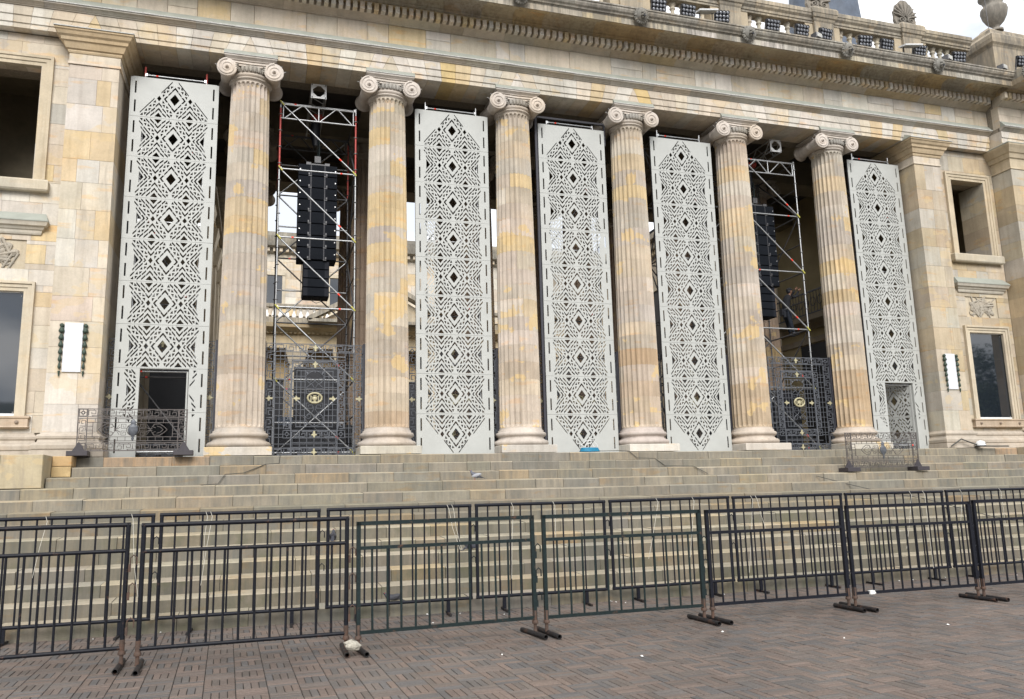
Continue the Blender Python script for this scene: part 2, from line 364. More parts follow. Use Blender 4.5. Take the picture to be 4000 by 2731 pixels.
# ------------------------------------------------------------------ fluted columns
CZ0, CZ1 = .72, 10.28
def rad(z): u = (z-CZ0)/(CZ1-CZ0); return .605-.095*u**1.6
zs = [CZ0]; r2 = random.Random(3)
while zs[-1] < CZ1-.75: zs.append(zs[-1]+r2.uniform(.40, .56))
zs.append(CZ1); ND = len(zs)-1
def shaft_sector(za, zb, n0, nfl, endarc=None, joint=True):
    b = MB(); per = 7; nc = nfl*per+1
    j = .004; rows = [(za, .006), (za+j, 0)] + ([(za+(zb-za)*.5, 0)] if not endarc else []) + [(zb-j, 0), (zb, .006)]
    if not joint: rows = [(za, 0), (zb, 0)]
    if endarc == 'top': rows = [(za, .006), (za+j, 0), (zb-.17, 0)] + [(zb-.17+.10*q/6, 0) for q in range(1, 7)] + [(zb, 0)]
    if endarc == 'bottom': rows = [(za, 0), (za+.02, 0)] + [(za+.02+.08*q/5, 0) for q in range(1, 6)] + [(zb-j, 0), (zb, .006)]
    for z, ins in rows:
        t = 0
        if endarc == 'top' and z > zb-.17: t = (z-(zb-.17))/.10
        if endarc == 'bottom' and z < za+.10: t = (za+.10-z)/.08
        for c in range(nc):
            u = -1+2*((c % per)/per)+1/per*0; th = 2*PI*(n0+c/per)/24
            uu_ = abs(u)/.84 if True else 0
            dd = .072*math.sqrt(max(0, 1-uu_*uu_-t*t)) if t <= 1 else 0
            r = rad(z)-dd-ins
            b.v.append((r*math.cos(th), r*math.sin(th), z))
    m = len(rows)
    b.f += [(i*nc+c, i*nc+c+1, (i+1)*nc+c+1, (i+1)*nc+c) for i in range(m-1) for c in range(nc-1)]; b.sm += [False]*((m-1)*(nc-1))
    return b
smesh = []
for d in range(ND):
    ea = 'top' if d == ND-1 else 'bottom' if d == 0 else None
    smesh.append([shaft_sector(zs[d], zs[d+1], 0, n, ea).mesh('shaft_stone', M['col'], fix=False) for n in (6, 9, 4, 5)])
base_m = MB().lathe([(.62, .72), (.62, .665), (.655, .655), (.66, .61), (.67, .60), (.715, .585), (.735, .545), (.725, .50), (.69, .475), (.665, .46), (.655, .43), (.675, .40), (.70, .385), (.705, .372), (.76, .36), (.795, .32), (.80, .285), (.785, .245), (.74, .215), (.70, .21)][::-1], 48)
plinth_m = MB().loft(-.81, .81, -.81, .81, [(0, 0), (.195, 0), (.21, -.015)])
# capital pieces
def volute():
    b = MB(); RV = .262
    pf = [(.02, -.62), (RV-.02, -.62), (RV, -.61), (RV, -.565), (RV-.03, -.545), (.215, -.50), (.20, -.36), (.185, -.2), (.165, -.06), (.18, -.03), (.18, .03), (.165, .06), (.185, .2), (.20, .36), (.215, .50), (RV-.03, .545), (RV, .565), (RV, .61), (RV-.02, .62), (.02, .62)]
    b.lathe(pf, 28, axis='y')
    for sy in (-1, 1):
        pts, rs = [], []
        for i in range(44):
            a = PI/2+i*2*PI*1.75/43; r = RV-.02-(RV-.095)*(i/43)**.9; pts.append((r*math.cos(a), sy*.618, r*math.sin(a))); rs.append(.030-.015*i/43)
        b.tube(pts, rs, 6)
        b.lathe([(.055, sy*.61), (.05, sy*.65), (.03, sy*.665), (.032, sy*.68), (.02, sy*.70), (.003, sy*.71)], 12, axis='y')
    return b
vol_m = volute().mesh('volute', M['carved'], fix=True)
ab_m = MB().loft(-.60, .60, -.60, .60, [(10.76, 0), (10.775, .02), (10.80, .05), (10.825, .085), (10.83, .09), (10.84, .09), (10.87, .092)]).mesh('abacus', M['carved'])
def flash():
    b = MB(); x, y0, y1 = .70, -.705, -.565
    b.add([(-x, y0, 10.872), (x, y0, 10.872), (x, y0, 10.892), (-x, y0, 10.892), (-x, y1, 11.11), (x, y1, 11.11), (-x, y1, 10.872), (x, y1, 10.872)], [(0, 1, 2, 3), (3, 2, 5, 4), (0, 3, 4, 6), (1, 7, 5, 2), (0, 6, 7, 1), (4, 5, 7, 6)])
    return b
fl_m = flash().mesh('lead_flashing', M['lead'])
edge_m = MB().box(-.705, .705, -.712, -.70, 10.868, 10.888).mesh('flashing_edge', M['rawedge'])
ech_m = MB().lathe([(.50, 10.20), (.525, 10.275), (.555, 10.285), (.57, 10.305), (.555, 10.325), (.54, 10.335), (.56, 10.345), (.60, 10.385), (.595, 10.415), (.56, 10.43), (.575, 10.5), (.575, 10.62), (.56, 10.74)], 48).mesh('echinus', M['carved'])
def canalis():
    b = MB()
    b.box(-.60, .60, -.585, .585, 10.60, 10.76)
    b.tube([(-.62, -.60, 10.765), (0, -.60, 10.75), (.62, -.60, 10.765)], .016, 6); b.tube([(-.42, -.60, 10.675), (0, -.60, 10.662), (.42, -.60, 10.675)], .013, 6)
    return b
can_m = canalis().mesh('canalis', M['carved'])
def eggs():
    b = MB()
    for k in range(-3, 4):
        x = k*.105; y = -math.sqrt(max(.01, .60**2-x*x))-.0
        b.ell((x, y, 10.545), (.046, .04, .10), 10, 8)
        b.tube([(x+.052, y-.005, 10.64), (x+.056, y-.012, 10.56), (x+.052, y, 10.46)], .011, 5)
    for s in (-1, 1):
        for q in range(3):
            b.ell((s*(.375-.01*q), -.60, 10.60-.055*q), (.075-.012*q, .03, .022), 8, 5, Matrix.Rotation(s*(.5-.25*q), 3, 'Y'))
    return b
egg_m = eggs().mesh('egg_moulding', M['carved'])
pin_m = MB()
for s in (-1, 1):
    for a in (.35, .9): pin_m.tube([(s*(.615+.26*math.cos(a)), -.5, 10.5+.26*math.sin(a)), (s*(.615+.34*math.cos(a)), -.5, 10.5+.34*math.sin(a))], .006, 4)
pin_m = pin_m.mesh('bird_pins', M['white'])
neck_m = MB().lathe([(.45, 10.1), (.45, 10.3)], 24).mesh('shaft_core', M['mortar'])
# hand-placed tints: (column, z0, z1, which sectors, colour)
TINT = [(0, 6.4, 7.0, 'all', OCHRE), (0, 5.9, 6.4, 'all', (.49, .37, .2)), (0, 9.5, 10.3, 'r', OCHRE), (0, 2.7, 3.5, 'all', TAN), (0, .7, 1.9, 'all', PINK), (0, 7.8, 8.3, 'r', YEL),
        (1, 8.9, 9.5, 'l', YEL), (1, 7.3, 8.3, 'r', YEL), (1, 7.0, 7.3, 'all', YEL), (1, 6.3, 6.8, 'all', YEL), (1, 5.5, 6.1, 'all', YEL), (1, 4.6, 4.9, 'r', YEL), (1, 3.9, 4.4, 'r', OCHRE), (1, 1.4, 2.0, 'all', TAN), (1, .7, 1.4, 'all', BROWN),
        (2, 9.0, 9.5, 'all', TAN), (2, 7.8, 8.3, 'r', YEL), (2, 6.0, 6.5, 'all', YEL), (2, 4.0, 4.5, 'r', OCHRE), (2, 2.9, 3.3, 'all', (.42, .27, .16)), (2, 1.6, 2.1, 'all', TAN), (2, .7, 1.6, 'all', PINK),
        (3, 8.6, 9.2, 'all', OCHRE), (3, 8.0, 8.5, 'all', YEL), (3, 5.6, 6.5, 'all', TAN), (3, 3.6, 4.1, 'all', TAN), (3, 2.6, 3.1, 'all', (.44, .30, .17)), (3, 1.8, 2.2, 'all', BROWN),
        (4, 8.8, 9.4, 'all', OCHRE), (4, 6.9, 7.9, 'all', OCHRE), (4, 2.6, 3.2, 'all', TAN), (4, .7, 2.2, 'all', (.42, .32, .21)),
        (5, 8.6, 9.2, 'all', OCHRE), (5, 7.6, 8.5, 'r', YEL), (5, 5.7, 6.4, 'all', YEL), (5, 4.7, 5.6, 'all', (.47, .36, .2)), (5, 2.4, 3.2, 'all', TAN), (5, .7, 2.4, 'all', (.42, .31, .19))]
pl_data = plinth_m.mesh('plinth', M['col']); bs_data = base_m.mesh('base', M['carved'])
CLAB = ['fluted sandstone column between the door screen and the large speaker scaffold', 'fluted sandstone column with broad yellow bands right of the large speaker scaffold',
        'fluted sandstone column between the second and third white screens, cables of blue hose to its right', 'fluted sandstone column between the third and fourth white screens',
        'fluted sandstone column just left of the scaffold with the climbing worker', 'fluted sandstone column just right of the climbing worker, beside the rightmost white screen']
for ci, x in enumerate(COLX):
    r3 = random.Random(40+ci)
    c = thing('fluted_column', CLAB[ci], 'column', (x, 0.05, 0), 0, 'fluted front columns of the portico')
    link('plinth', pl_data, c, col=pal({WHITE: 1, GREY: 2, PINK: 1}, r3))
    link('base', bs_data, c, col=pal({PINK: 2, (.46, .41, .37): 2}, r3))
    for d in range(ND):
        zm = (zs[d]+zs[d+1])/2; dc = pal(COLP, r3); n0 = r3.randrange(24) if d < ND else 0
        split = r3.choice([(6, 9, 4, 5), (9, 6, 9), (9, 6, 5, 4), (5, 4, 9, 6)])
        split = [q for q in split]; tot = 0
        for n in split:
            if tot+n > 24: n = 24-tot
            if n <= 0: break
            k = {6: 0, 9: 1, 4: 2, 5: 3}.get(n)
            if k is None: continue
            a = 2*PI*(n0+tot)/24; mid = (a+PI*n/24) % (2*PI)
            colr = dc if r3.random() < .7 else pal(COLP, r3); lw = max(0, min(1, (3.6-zm)/2.5))*.55; colr = tuple(q*(1-lw)+w_*lw for q, w_ in zip(colr, (.44, .34, .245)))
            colr = vary(colr, r3, .93, 1.05)
            for tci, z0, z1, wh, tcv in TINT:
                if tci == ci and z0 <= zm <= z1:
                    side = math.cos(mid)
                    if wh == 'all' or (wh == 'r' and side > .05) or (wh == 'l' and side < -.05): colr = vary(tuple(q*.7+c_*.3 for q, c_ in zip(tcv, (.50, .44, .37))), r3, .94, 1.04)
            link('shaft_stone', smesh[d][k], c, rz=a, col=colr); tot += n
    cap = link('capital', ech_m, c, col=(.52, .47, .42))
    link('shaft_core', neck_m, cap)
    for s in (-1, 1): link('volute', vol_m, cap, (s*.615, 0, 10.505), col=(.55, .50, .455))
    link('canalis', can_m, cap, col=(.54, .49, .44)); link('egg_moulding', egg_m, cap, col=(.33, .315, .29)); link('abacus', ab_m, cap, col=(.55, .51, .47))
    link('lead_flashing', fl_m, cap); link('flashing_edge', edge_m, cap); link('bird_pins', pin_m, cap)

# inner columns: one plainer fluted shaft mesh
def plain_shaft():
    b = MB(); nc = 24*4; rows = []
    z = CZ0
    for d in range(ND):
        rows += [(zs[d], .012), (zs[d]+.01, 0), (zs[d+1]-.01, 0), (zs[d+1], .012)]
    for z, ins in rows:
        for c_ in range(nc):
            th = 2*PI*c_/nc; r = rad(z)-ins-(.045 if c_ % 4 == 2 else .035 if c_ % 4 in (1, 3) else 0); b.v.append((r*math.cos(th), r*math.sin(th), z))
    m = len(rows); b.f += [(i*nc+c_, i*nc+(c_+1) % nc, (i+1)*nc+(c_+1) % nc, (i+1)*nc+c_) for i in range(m-1) for c_ in range(nc)]; b.sm += [False]*((m-1)*nc)
    return b
psm = plain_shaft().mesh('shaft', M['col'], fix=False)
proto = None; k = 0
for ri, yy in enumerate((4.5, 9.0)):
    for i in range(6):
        lab = ('middle row inner column standing behind the %s' if ri == 0 else 'rear row inner column far behind the %s') % ['leftmost front column', 'yellow banded second front column', 'third front column from the left', 'fourth front column from the left', 'fifth front column from the left', 'rightmost front column'][i]
        if proto is None:
            proto = thing('inner_column', lab, 'column', (COLX[i], yy, 0), 0, 'inner columns of the portico')
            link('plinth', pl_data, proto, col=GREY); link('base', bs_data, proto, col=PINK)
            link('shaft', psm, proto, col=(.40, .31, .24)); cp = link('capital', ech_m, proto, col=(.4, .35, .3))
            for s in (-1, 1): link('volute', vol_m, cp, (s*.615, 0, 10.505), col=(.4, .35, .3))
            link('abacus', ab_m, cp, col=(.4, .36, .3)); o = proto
        else:
            o = copy_tree(proto); o.location = (i*S+S/2, yy, 0); o['label'] = lab
# ------------------------------------------------------------------ the building: entablature, end walls, pavilion
bld = thing('capitol_building', 'long pale sandstone portico front with entablature, balustrade and end walls', 'building', (11.5, 0, 0))
bld.location = (0, 0, 0)
XL, XR = -7.0, 28.0
body = MB()
body.box(XL-3, XR, -.50, 1.0, 10.905, 12.3); body.box(XL-3, XR, -.55, 1.0, 12.3, 13.2)
body.box(XR+.01, 40, -1.0, 1.0, 10.905, 13.2)
body.box(XL-3, 40, .9, 10.2, 12.1, 13.2)
obj('entablature_core', body, M['mortar'], bld)
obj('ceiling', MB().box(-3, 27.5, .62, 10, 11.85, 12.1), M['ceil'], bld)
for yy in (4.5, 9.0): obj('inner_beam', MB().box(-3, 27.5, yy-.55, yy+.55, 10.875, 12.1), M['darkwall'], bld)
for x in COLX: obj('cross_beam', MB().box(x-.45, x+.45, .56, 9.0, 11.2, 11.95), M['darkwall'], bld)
# architrave voussoirs: flat arches whose joints fan out from every bay's keystone
ap = [(-.55, 10.885), (-.55, 11.0), (-.565, 11.008), (-.58, 11.015), (-.58, 11.205), (-.595, 11.213), (-.61, 11.22), (-.61, 11.455), (-.2, 11.47), (.35, 11.47), (.55, 11.3), (.55, 10.885)]
def arch_run(x0, x1, yo, prof=None, right=True):
    edges = []                                                 # (bottom x, slope)
    centers = [i*S for i in range(-2, 10)]
    for c in centers:
        for k in range(-4, 5): edges.append((c+k*.415+(.2 if k > 0 else -.2 if k < 0 else 0)*0+rnd.uniform(-.03, .03), k*.115))
    edges = sorted(e for e in edges if x0+.15 < e[0] < x1-.15)
    edges = [(x0, 0)]+edges+[(x1, 0)]
    p = [(y+yo, z) for y, z in (prof or ap)]
    for a, b in zip(edges, edges[1:]):
        g = .0035
        if b[0]-a[0] < .1: continue
        obj('architrave_stone', MB().extr(p, a[0]+g, b[0]-g, a[1], b[1], 10.885), M['stone'], bld, col=pal(ARCH))
arch_run(XL, XR-.02, 0)
arch_run(XR, 33, -.5)
# architrave cap, flashing
for x0, x1, yo in ((XL, XR, 0), (XR, 33, -.5)):
    cp = [(-.55+yo, 11.474), (-.625+yo, 11.474), (-.63+yo, 11.49), (-.66+yo, 11.505), (-.70+yo, 11.54), (-.76+yo, 11.565), (-.765+yo, 11.60), (-.55+yo, 11.60)]
    x = x0
    while x < x1-.01:
        l = min(rnd.uniform(.8, 1.5), x1-x); obj('cap_moulding', MB().extr(cp, x+.003, x+l-.003), M['carved'], bld, col=tuple(q*.9 for q in pal({CREAM: 3, GREY: 2, WHITE: 2}))); x += l
    f = [(-.775+yo, 11.604), (-.775+yo, 11.625), (-.612+yo, 11.84), (-.60+yo, 11.84), (-.60+yo, 11.604)]
    obj('lead_flashing', MB().extr(f, x0, x1), M['lead'], bld)
    e = MB(); x = x0
    while x < x1-.02:
        l = min(rnd.uniform(.12, .5), x1-x); e.box(x, x+l-.004, -.785+yo-rnd.uniform(0, .008), -.774+yo, 11.598+rnd.uniform(-.004, .004), 11.632+rnd.uniform(-.006, .006)); x += l
    obj('mortar_edge', e, M['rawedge'], bld)
    # frieze slabs
    x = x0
    while x < x1-.01:
        l = min(rnd.choice([.42, .5, .62, .75, .85, 1.1, 1.4]), x1-x)
        if x1-x-l < .25: l = x1-x
        if l > .7 and rnd.random() < .35:
            zc = rnd.uniform(12.0, 12.2)
            for za, zb in ((11.605, zc-.003), (zc+.003, 12.42)): obj('frieze_stone', MB().box(x+.004, x+l-.004, -.60+yo-rnd.uniform(0, .008), -.3+yo, za, zb, .006), M['stone'], bld, col=pal(ARCH))
        else: obj('frieze_stone', MB().box(x+.004, x+l-.004, -.60+yo-rnd.uniform(0, .008), -.3+yo, 11.605, 12.42, .006), M['stone'], bld, col=pal(ARCH))
        x += l
    # bed moulding, dentil course, corona, gutter
    bed = [(-.4, 12.425), (-.62, 12.425), (-.635, 12.43), (-.64, 12.455), (-.67, 12.465), (-.72, 12.50), (-.80, 12.535), (-.85, 12.545), (-.86, 12.56), (-.86, 12.79), (-.4, 12.79)]
    cor = [(-.5, 12.795), (-1.04, 12.795), (-1.06, 12.80), (-1.06, 12.835), (-1.09, 12.84), (-1.10, 12.90), (-1.16, 12.965), (-1.26, 13.01), (-1.42, 13.02), (-1.60, 12.99), (-1.645, 12.965), (-1.66, 12.865), (-1.78, 12.862), (-1.785, 13.04), (-1.2, 13.06), (-.5, 13.06)]
    sim = [(-1.0, 13.063), (-1.79, 13.045), (-1.80, 13.07), (-1.815, 13.075), (-1.82, 13.095), (-1.85, 13.10), (-1.87, 13.14), (-1.92, 13.18), (-1.955, 13.24), (-1.96, 13.30), (-1.985, 13.305), (-1.985, 13.35), (-1.96, 13.36), (-1.0, 13.40)]
    for nm, pf, mt, lens_, pl_ in (('bed_moulding', bed, 'carved', (.7, 1.5), {CREAM: 3, TAN: 2, OCHRE: 1.5}), ('corona_stone', cor, 'under', (.75, 1.25), {(.46, .39, .28): 3, (.48, .37, .22): 1.5, (.43, .39, .32): 2}), ('gutter_stone', sim, 'grimy', (1.0, 1.9), {(.42, .39, .34): 3, (.46, .42, .34): 2})):
        x = x0
        while x < x1-.01:
            l = min(rnd.uniform(*lens_), x1-x)
            if x1-x-l < .3: l = x1-x
            e = rnd.uniform(-.004, .004)
            obj(nm, MB().extr([(y+yo+e, z) for y, z in pf], x+.003, x+l-.003), M[mt], bld, col=pal(pl_)); x += l
    cf = MB(); x = x0                                          # pale fascia stones of the corona
    while x < x1-.01:
        l = min(rnd.uniform(.4, 1.3), x1-x); obj('corona_face', MB().box(x+.003, x+l-.003, -1.796+yo-rnd.uniform(0, .006), -1.787+yo, 12.866, 13.04), M['grimy'], bld, col=pal({(.50, .45, .36): 4, WHITE: 2, OCHRE: 1.5})); x += l
# cornice return of the projecting pavilion
obj('corona_return', MB().box(XR-.0, XR+.9, -2.28, -1.2, 12.87, 13.06), M['under'], bld, col=(.36, .30, .22))
dm = MB().box(-.060, .060, -.20, 0, -.015, .205).mesh('dentil', M['stone'])
for i in range(int((XR-2.0-XL)/.2)+9):
    x = XL+.1+i*.2
    if x > XR-.08: break
    link('dentil', dm, bld, (x, -.86, 12.555), col=tuple(q*1.12 for q in pal({CREAM: 4, WHITE: 2.5, OCHRE: .3})))
for i in range(25): link('dentil', dm, bld, (XR-.06+i*.2, -1.36, 12.555), col=pal({CREAM: 4, OCHRE: 1}))
obj('dentil_shelf', MB().box(XL, XR, -1.035, -.862, 12.765, 12.793), M['stone'], bld, col=OCHRE)
# lion heads on the gutter
def lion():
    b = MB()
    b.ell((0, -.02, 0), (.20, .12, .22), 16, 10)
    rl = random.Random(5)
    for k in range(20):
        a = 2*PI*k/20; b.ell((.17*math.cos(a), .0-.03*rl.random(), .18*math.sin(a)-.02), (.055, .05, .085), 8, 5, Matrix.Rotation(-a+PI/2, 3, 'Y'))
    for k in range(14):
        a = 2*PI*k/14+.2; b.ell((.12*math.cos(a), -.06, .13*math.sin(a)), (.04, .04, .06), 7, 5, Matrix.Rotation(-a+PI/2, 3, 'Y'))
    b.ell((0, -.13, -.045), (.075, .10, .06)); b.ell((0, -.205, -.02), (.04, .035, .03)); b.ell((0, -.15, -.115), (.05, .06, .03))
    b.ell((0, -.11, .055), (.075, .06, .05))
    for s in (-1, 1): b.ell((s*.11, -.05, .16), (.04, .03, .05)); b.ell((s*.055, -.155, .03), (.02, .02, .014)); b.ell((s*.045, -.17, -.06), (.04, .05, .03))
    return b
lm = lion().mesh('lion_head', M['grimy']); mouth = MB().lathe([(.03, -.01), (.03, .02)], 10, axis='y').mesh('spout', M['black0'])
for x, y in [(-2, -1.96), (1.74, -1.96), (5.55, -1.96), (9.34, -1.96), (13.2, -1.96), (16.98, -1.96), (20.76, -1.96), (24.55, -1.96), (28.02, -2.40)]:
    o = link('lion_head', lm, bld, (x, y, 13.12), col=(.25, .245, .225)); o.rotation_euler.x = .15; link('spout', mouth, o, (0, -.235, -.085))
# balustrade above
PX = [-1.9, 1.95, 5.8, 9.65, 13.55, 17.24, 21.0, 24.83]
GW = {(.40, .36, .29): 3, (.43, .385, .30): 2, (.46, .40, .30): 1.5}
rail_p = [(-.22, 14.86), (-.62, 14.86), (-.63, 14.93), (-.66, 14.94), (-.67, 15.02), (-.70, 15.05), (-.74, 15.09), (-.76, 15.16), (-.78, 15.17), (-.78, 15.30), (-.74, 15.34), (-.22, 15.34)]
base_p = [(-.10, 13.40), (-.72, 13.40), (-.72, 13.78), (-.68, 13.80), (-.66, 13.84), (-.10, 13.84)]
bal_m = MB().lathe([(.11, 0), (.115, .05), (.09, .07), (.085, .10), (.11, .14), (.135, .22), (.14, .32), (.125, .42), (.09, .54), (.065, .66), (.06, .74), (.075, .78), (.10, .80), (.10, .83), (.075, .86), (.08, .90), (.11, .94), (.12, .99), (.12, 1.02)], 14).mesh('baluster', M['carved'])
x = -4.5
while x < 27.6:
    l = min(rnd.uniform(1.2, 2.0), 27.6-x); obj('handrail_stone', MB().extr(rail_p, x+.003, x+l-.003), M['grimy'], bld, col=pal(GW)); obj('balustrade_base', MB().extr(base_p, x+.003, x+l-.003), M['grimy'], bld, col=pal(GW)); x += l
for i, x in enumerate(PX):
    p = obj('pedestal', MB().loft(x-.40, x+.40, -.70, .1, [(13.40, .05), (13.7, .05), (13.82, 0), (14.9, 0), (14.95, .03), (15.02, .05), (15.05, .09), (15.16, .12), (15.18, .14), (15.34, .145), (15.40, .11), (15.42, .10)]), M['grimy'], bld, col=(.42, .36, .27))
    obj('side_pilaster', MB().box(x+.405, x+.72, -.60, .0, 13.84, 14.86).box(x-.72, x-.405, -.60, 0, 13.84, 14.86), M['carved'], p, col=(.40, .34, .25))
    nb = 6; a, b_ = x+.72, (PX[i+1] if i < 7 else 28.25)-.72
    for k in range(nb):
        link('baluster', bal_m, bld, (a+(b_-a)*(k+.5)/nb, -.38, 13.84), col=pal({(.46, .41, .33): 1, (.38, .35, .29): 1}))
def acro():
    b = MB(); b.box(-.30, .30, -.12, .12, 0, .12); b.ell((0, 0, .15), (.36, .12, .10))
    pts = [(-.34, .1), (-.38, .45), (-.33, .75), (-.2, .98), (0, 1.12), (.2, .98), (.33, .75), (.38, .45), (.34, .1)]
    o2 = []
    for (x0, z0), (x1, z1) in zip(pts, pts[1:]):
        o2 += [(x0, z0), ((x0+x1)/2*1.12+(x0+x1)*.0, (z0+z1)/2*1.05)]
    o2.append(pts[-1]); b.poly(o2, -.05, .05)
    for k in range(-4, 5):
        a = k*.32; L_ = .62-.05*abs(k); b.ell((math.sin(a)*L_*.62, -.07, .38+math.cos(a)*L_*.62), (.045, .05, L_*.5), 8, 6, Matrix.Rotation(a, 3, 'Y'))
    for s in (-1, 1):
        q = [(s*(.17+(.13-.11*i/20)*math.cos(PI/2+i*.5)), -.09, .28+(.13-.11*i/20)*math.sin(PI/2+i*.5)) for i in range(21)]
        b.tube(q, [.035-.015*i/20 for i in range(21)], 6)
    return b
am = acro().mesh('acroterion', M['grimy'])
for x in PX[2:]: link('acroterion', am, bld, (x, -.45, 15.42), col=(.30, .27, .23)).scale = (1.2, 1.2, 1.0)
# big corner pedestal with urn over the pavilion
obj('corner_pedestal', MB().loft(28.25, 31.0, -1.05, .3, [(13.40, .05), (13.8, 0), (14.9, 0), (14.98, .04), (15.05, .10), (15.2, .13), (15.35, .13), (15.45, .0), (15.62, -.18), (15.75, -.2), (15.95, -.45), (16.02, -.5)]), M['grimy'], bld, col=(.40, .34, .255))
obj('corner_pedestal_panel', MB().box(29.9, 29.96, -1.075, -1.0, 13.8, 14.9), M['grimy'], bld, col=(.2, .18, .15))
ur = MB().lathe([(.30, 0), (.30, .08), (.16, .12), (.13, .2), (.2, .26), (.38, .42), (.52, .66), (.585, .9), (.56, 1.02), (.5, 1.06), (.42, 1.1), (.40, 1.22), (.48, 1.4), (.6, 1.5), (.6, 1.56), (.4, 1.6), (.1, 1.75)], 28)
for k in range(16): a = 2*PI*k/16; ur.ell((.50*math.cos(a), .50*math.sin(a), .93), (.07, .07, .14), 7, 5)
uo = obj('urn', ur, M['grimy'], None, (29.28, -.45, 16.0), col=(.26, .24, .21)); uo.scale = (.82, .82, .95); tag(uo, 'weathered carved stone urn on the corner pedestal at the top right', 'urn')
tag(obj('antenna_rod', MB().tube([(28.42, -.85, 15.3), (28.40, -.85, 17.4)], .012, 6), M['dsteel']), 'thin metal rod standing beside the stone urn', 'rod')
sh = MB(); sh.add([(24.0, 4, 13.2), (26.6, 4, 13.2), (26.6, 7, 13.2), (24.0, 7, 13.2), (23.95, 4, 20.5), (25.6, 4, 20.5), (25.6, 6, 20.5), (23.95, 6, 20.5)], [(0, 1, 5, 4), (1, 2, 6, 5), (2, 3, 7, 6), (3, 0, 4, 7), (4, 5, 6, 7)])
b = MB(); npl = 18
for lv in range(8):
    z = 13.2+7.5*lv/7
    for k in range(npl*4):
        a = 2*PI*k/(npl*4); r = 1.75-.45*lv/7+.05*math.sin(a*9+lv); b.v.append((24.75+r*math.cos(a)*.9, 3.6+r*math.sin(a), z))
nn_ = npl*4; b.f = [(i*nn_+k, i*nn_+(k+1) % nn_, (i+1)*nn_+(k+1) % nn_, (i+1)*nn_+k) for i in range(7) for k in range(nn_)]; b.sm = [True]*len(b.f)
tag(obj('sheeted_tower', b, M['cloth']), 'tall rooftop object wrapped in dark blue grey sheeting', 'tower')

# ------------------------------------------------------------------ ashlar walls
def ashlar(name, x0, x1, z0, z1, y0, y1, h, lens_, pl_, holes=(), par=None, ch=.0035, mat='stone', jit=.004):
    zz = z0; row = 0
    while zz < z1-.01:
        hh = min(h*rnd.uniform(.88, 1.12), z1-zz)
        if z1-zz-hh < h*.4: hh = z1-zz
        spans = [(x0, x1)]
        cuts = [q for q in holes if q[2] < zz+hh-.005 and q[3] > zz+.005]
        subs = [(zz, zz+hh)]
        if cuts:                                               # break the course at opening edges
            e = sorted({zz, zz+hh} | {min(max(c_, zz), zz+hh) for q in cuts for c_ in q[2:4]}); subs = [(a, b_) for a, b_ in zip(e, e[1:]) if b_-a > .02]
        for za, zb in subs:
            sp = [(x0, x1)]
            for q in cuts:
                if q[2] < zb-.01 and q[3] > za+.01:
                    sp = [s_ for a, b_ in sp for s_ in ((a, min(b_, q[0])), (max(a, q[1]), b_)) if s_[1]-s_[0] > .03]
            for a, b_ in sp:
                x = a
                while x < b_-.01:
                    l = min(rnd.uniform(*lens_), b_-x)
                    if b_-x-l < lens_[0]*.5: l = b_-x
                    obj(name, MB().box(x+.0018, x+l-.0018, y0-rnd.uniform(0, jit), y1, za+.0018, zb-.0018, ch), M[mat], par or bld, col=pal(pl_)); x += l
        zz += hh; row += 1
def anta(x0, x1, pl_, yo=0.0, x1cap=None):
    obj('pilaster_core', MB().box(x0+.03, x1-.03, -.56+yo, 1.1, 0, 10.88), M['mortar'], bld)
    ashlar('pilaster_stone', x0, x1, .60, 10.02, -.60+yo, 1.12, .69, (.32, .95), pl_)
    for za, zb, e in ((10.03, 10.09, .035), (10.09, 10.33, .012)): obj('pilaster_band', MB().box(x0-e, x1+e, -.60-e+yo, 1.0, za, zb), M['stone'], bld, col=pal({CREAM: 1, TAN: 1}))
    obj('pilaster_capital', MB().loft(x0, x1, -.60+yo, 1.0, [(10.33, .03), (10.37, .05), (10.42, .05), (10.43, .09), (10.50, .12), (10.58, .15), (10.60, .19), (10.68, .21), (10.72, .26), (10.80, .30), (10.82, .33), (10.872, .34)]), M['carved'], bld, col=(.50, .40, .27))
    f = MB(); e = .35; y0 = -.60-e+yo
    f.add([(x0-e, y0, 10.874), (x1+e, y0, 10.874), (x1+e, y0, 10.90), (x0-e, y0, 10.90), (x0-e+.1, -.56+yo, 11.12), (x1+e-.1, -.56+yo, 11.12), (x0-e, -.53+yo, 10.874), (x1+e, -.53+yo, 10.874), (x0-e, -.53+yo, 10.9), (x1+e, -.53+yo, 10.9)],
          [(0, 1, 2, 3), (3, 2, 5, 4), (0, 6, 7, 1), (3, 4, 8), (2, 9, 5), (0, 3, 8, 6), (1, 7, 9, 2)])
    obj('pilaster_flashing', f, M['lead'], bld); obj('flashing_edge', MB().box(x0-e-.004, x1+e+.004, y0-.012, y0-.002, 10.868, 10.893), M['rawedge'], bld)
    obj('pilaster_base', MB().loft(x0, x1, -.60+yo, 1.0, [(0, .20), (.16, .20), (.17, .14), (.20, .17), (.28, .18), (.34, .15), (.36, .08), (.42, .06), (.45, .09), (.50, .10), (.54, .07), (.56, .03), (.60, .005)]), M['carved'], bld, col=(.45, .40, .34))
anta(-2.47, -1.30, WALL); anta(24.34, 25.49, WALLR)
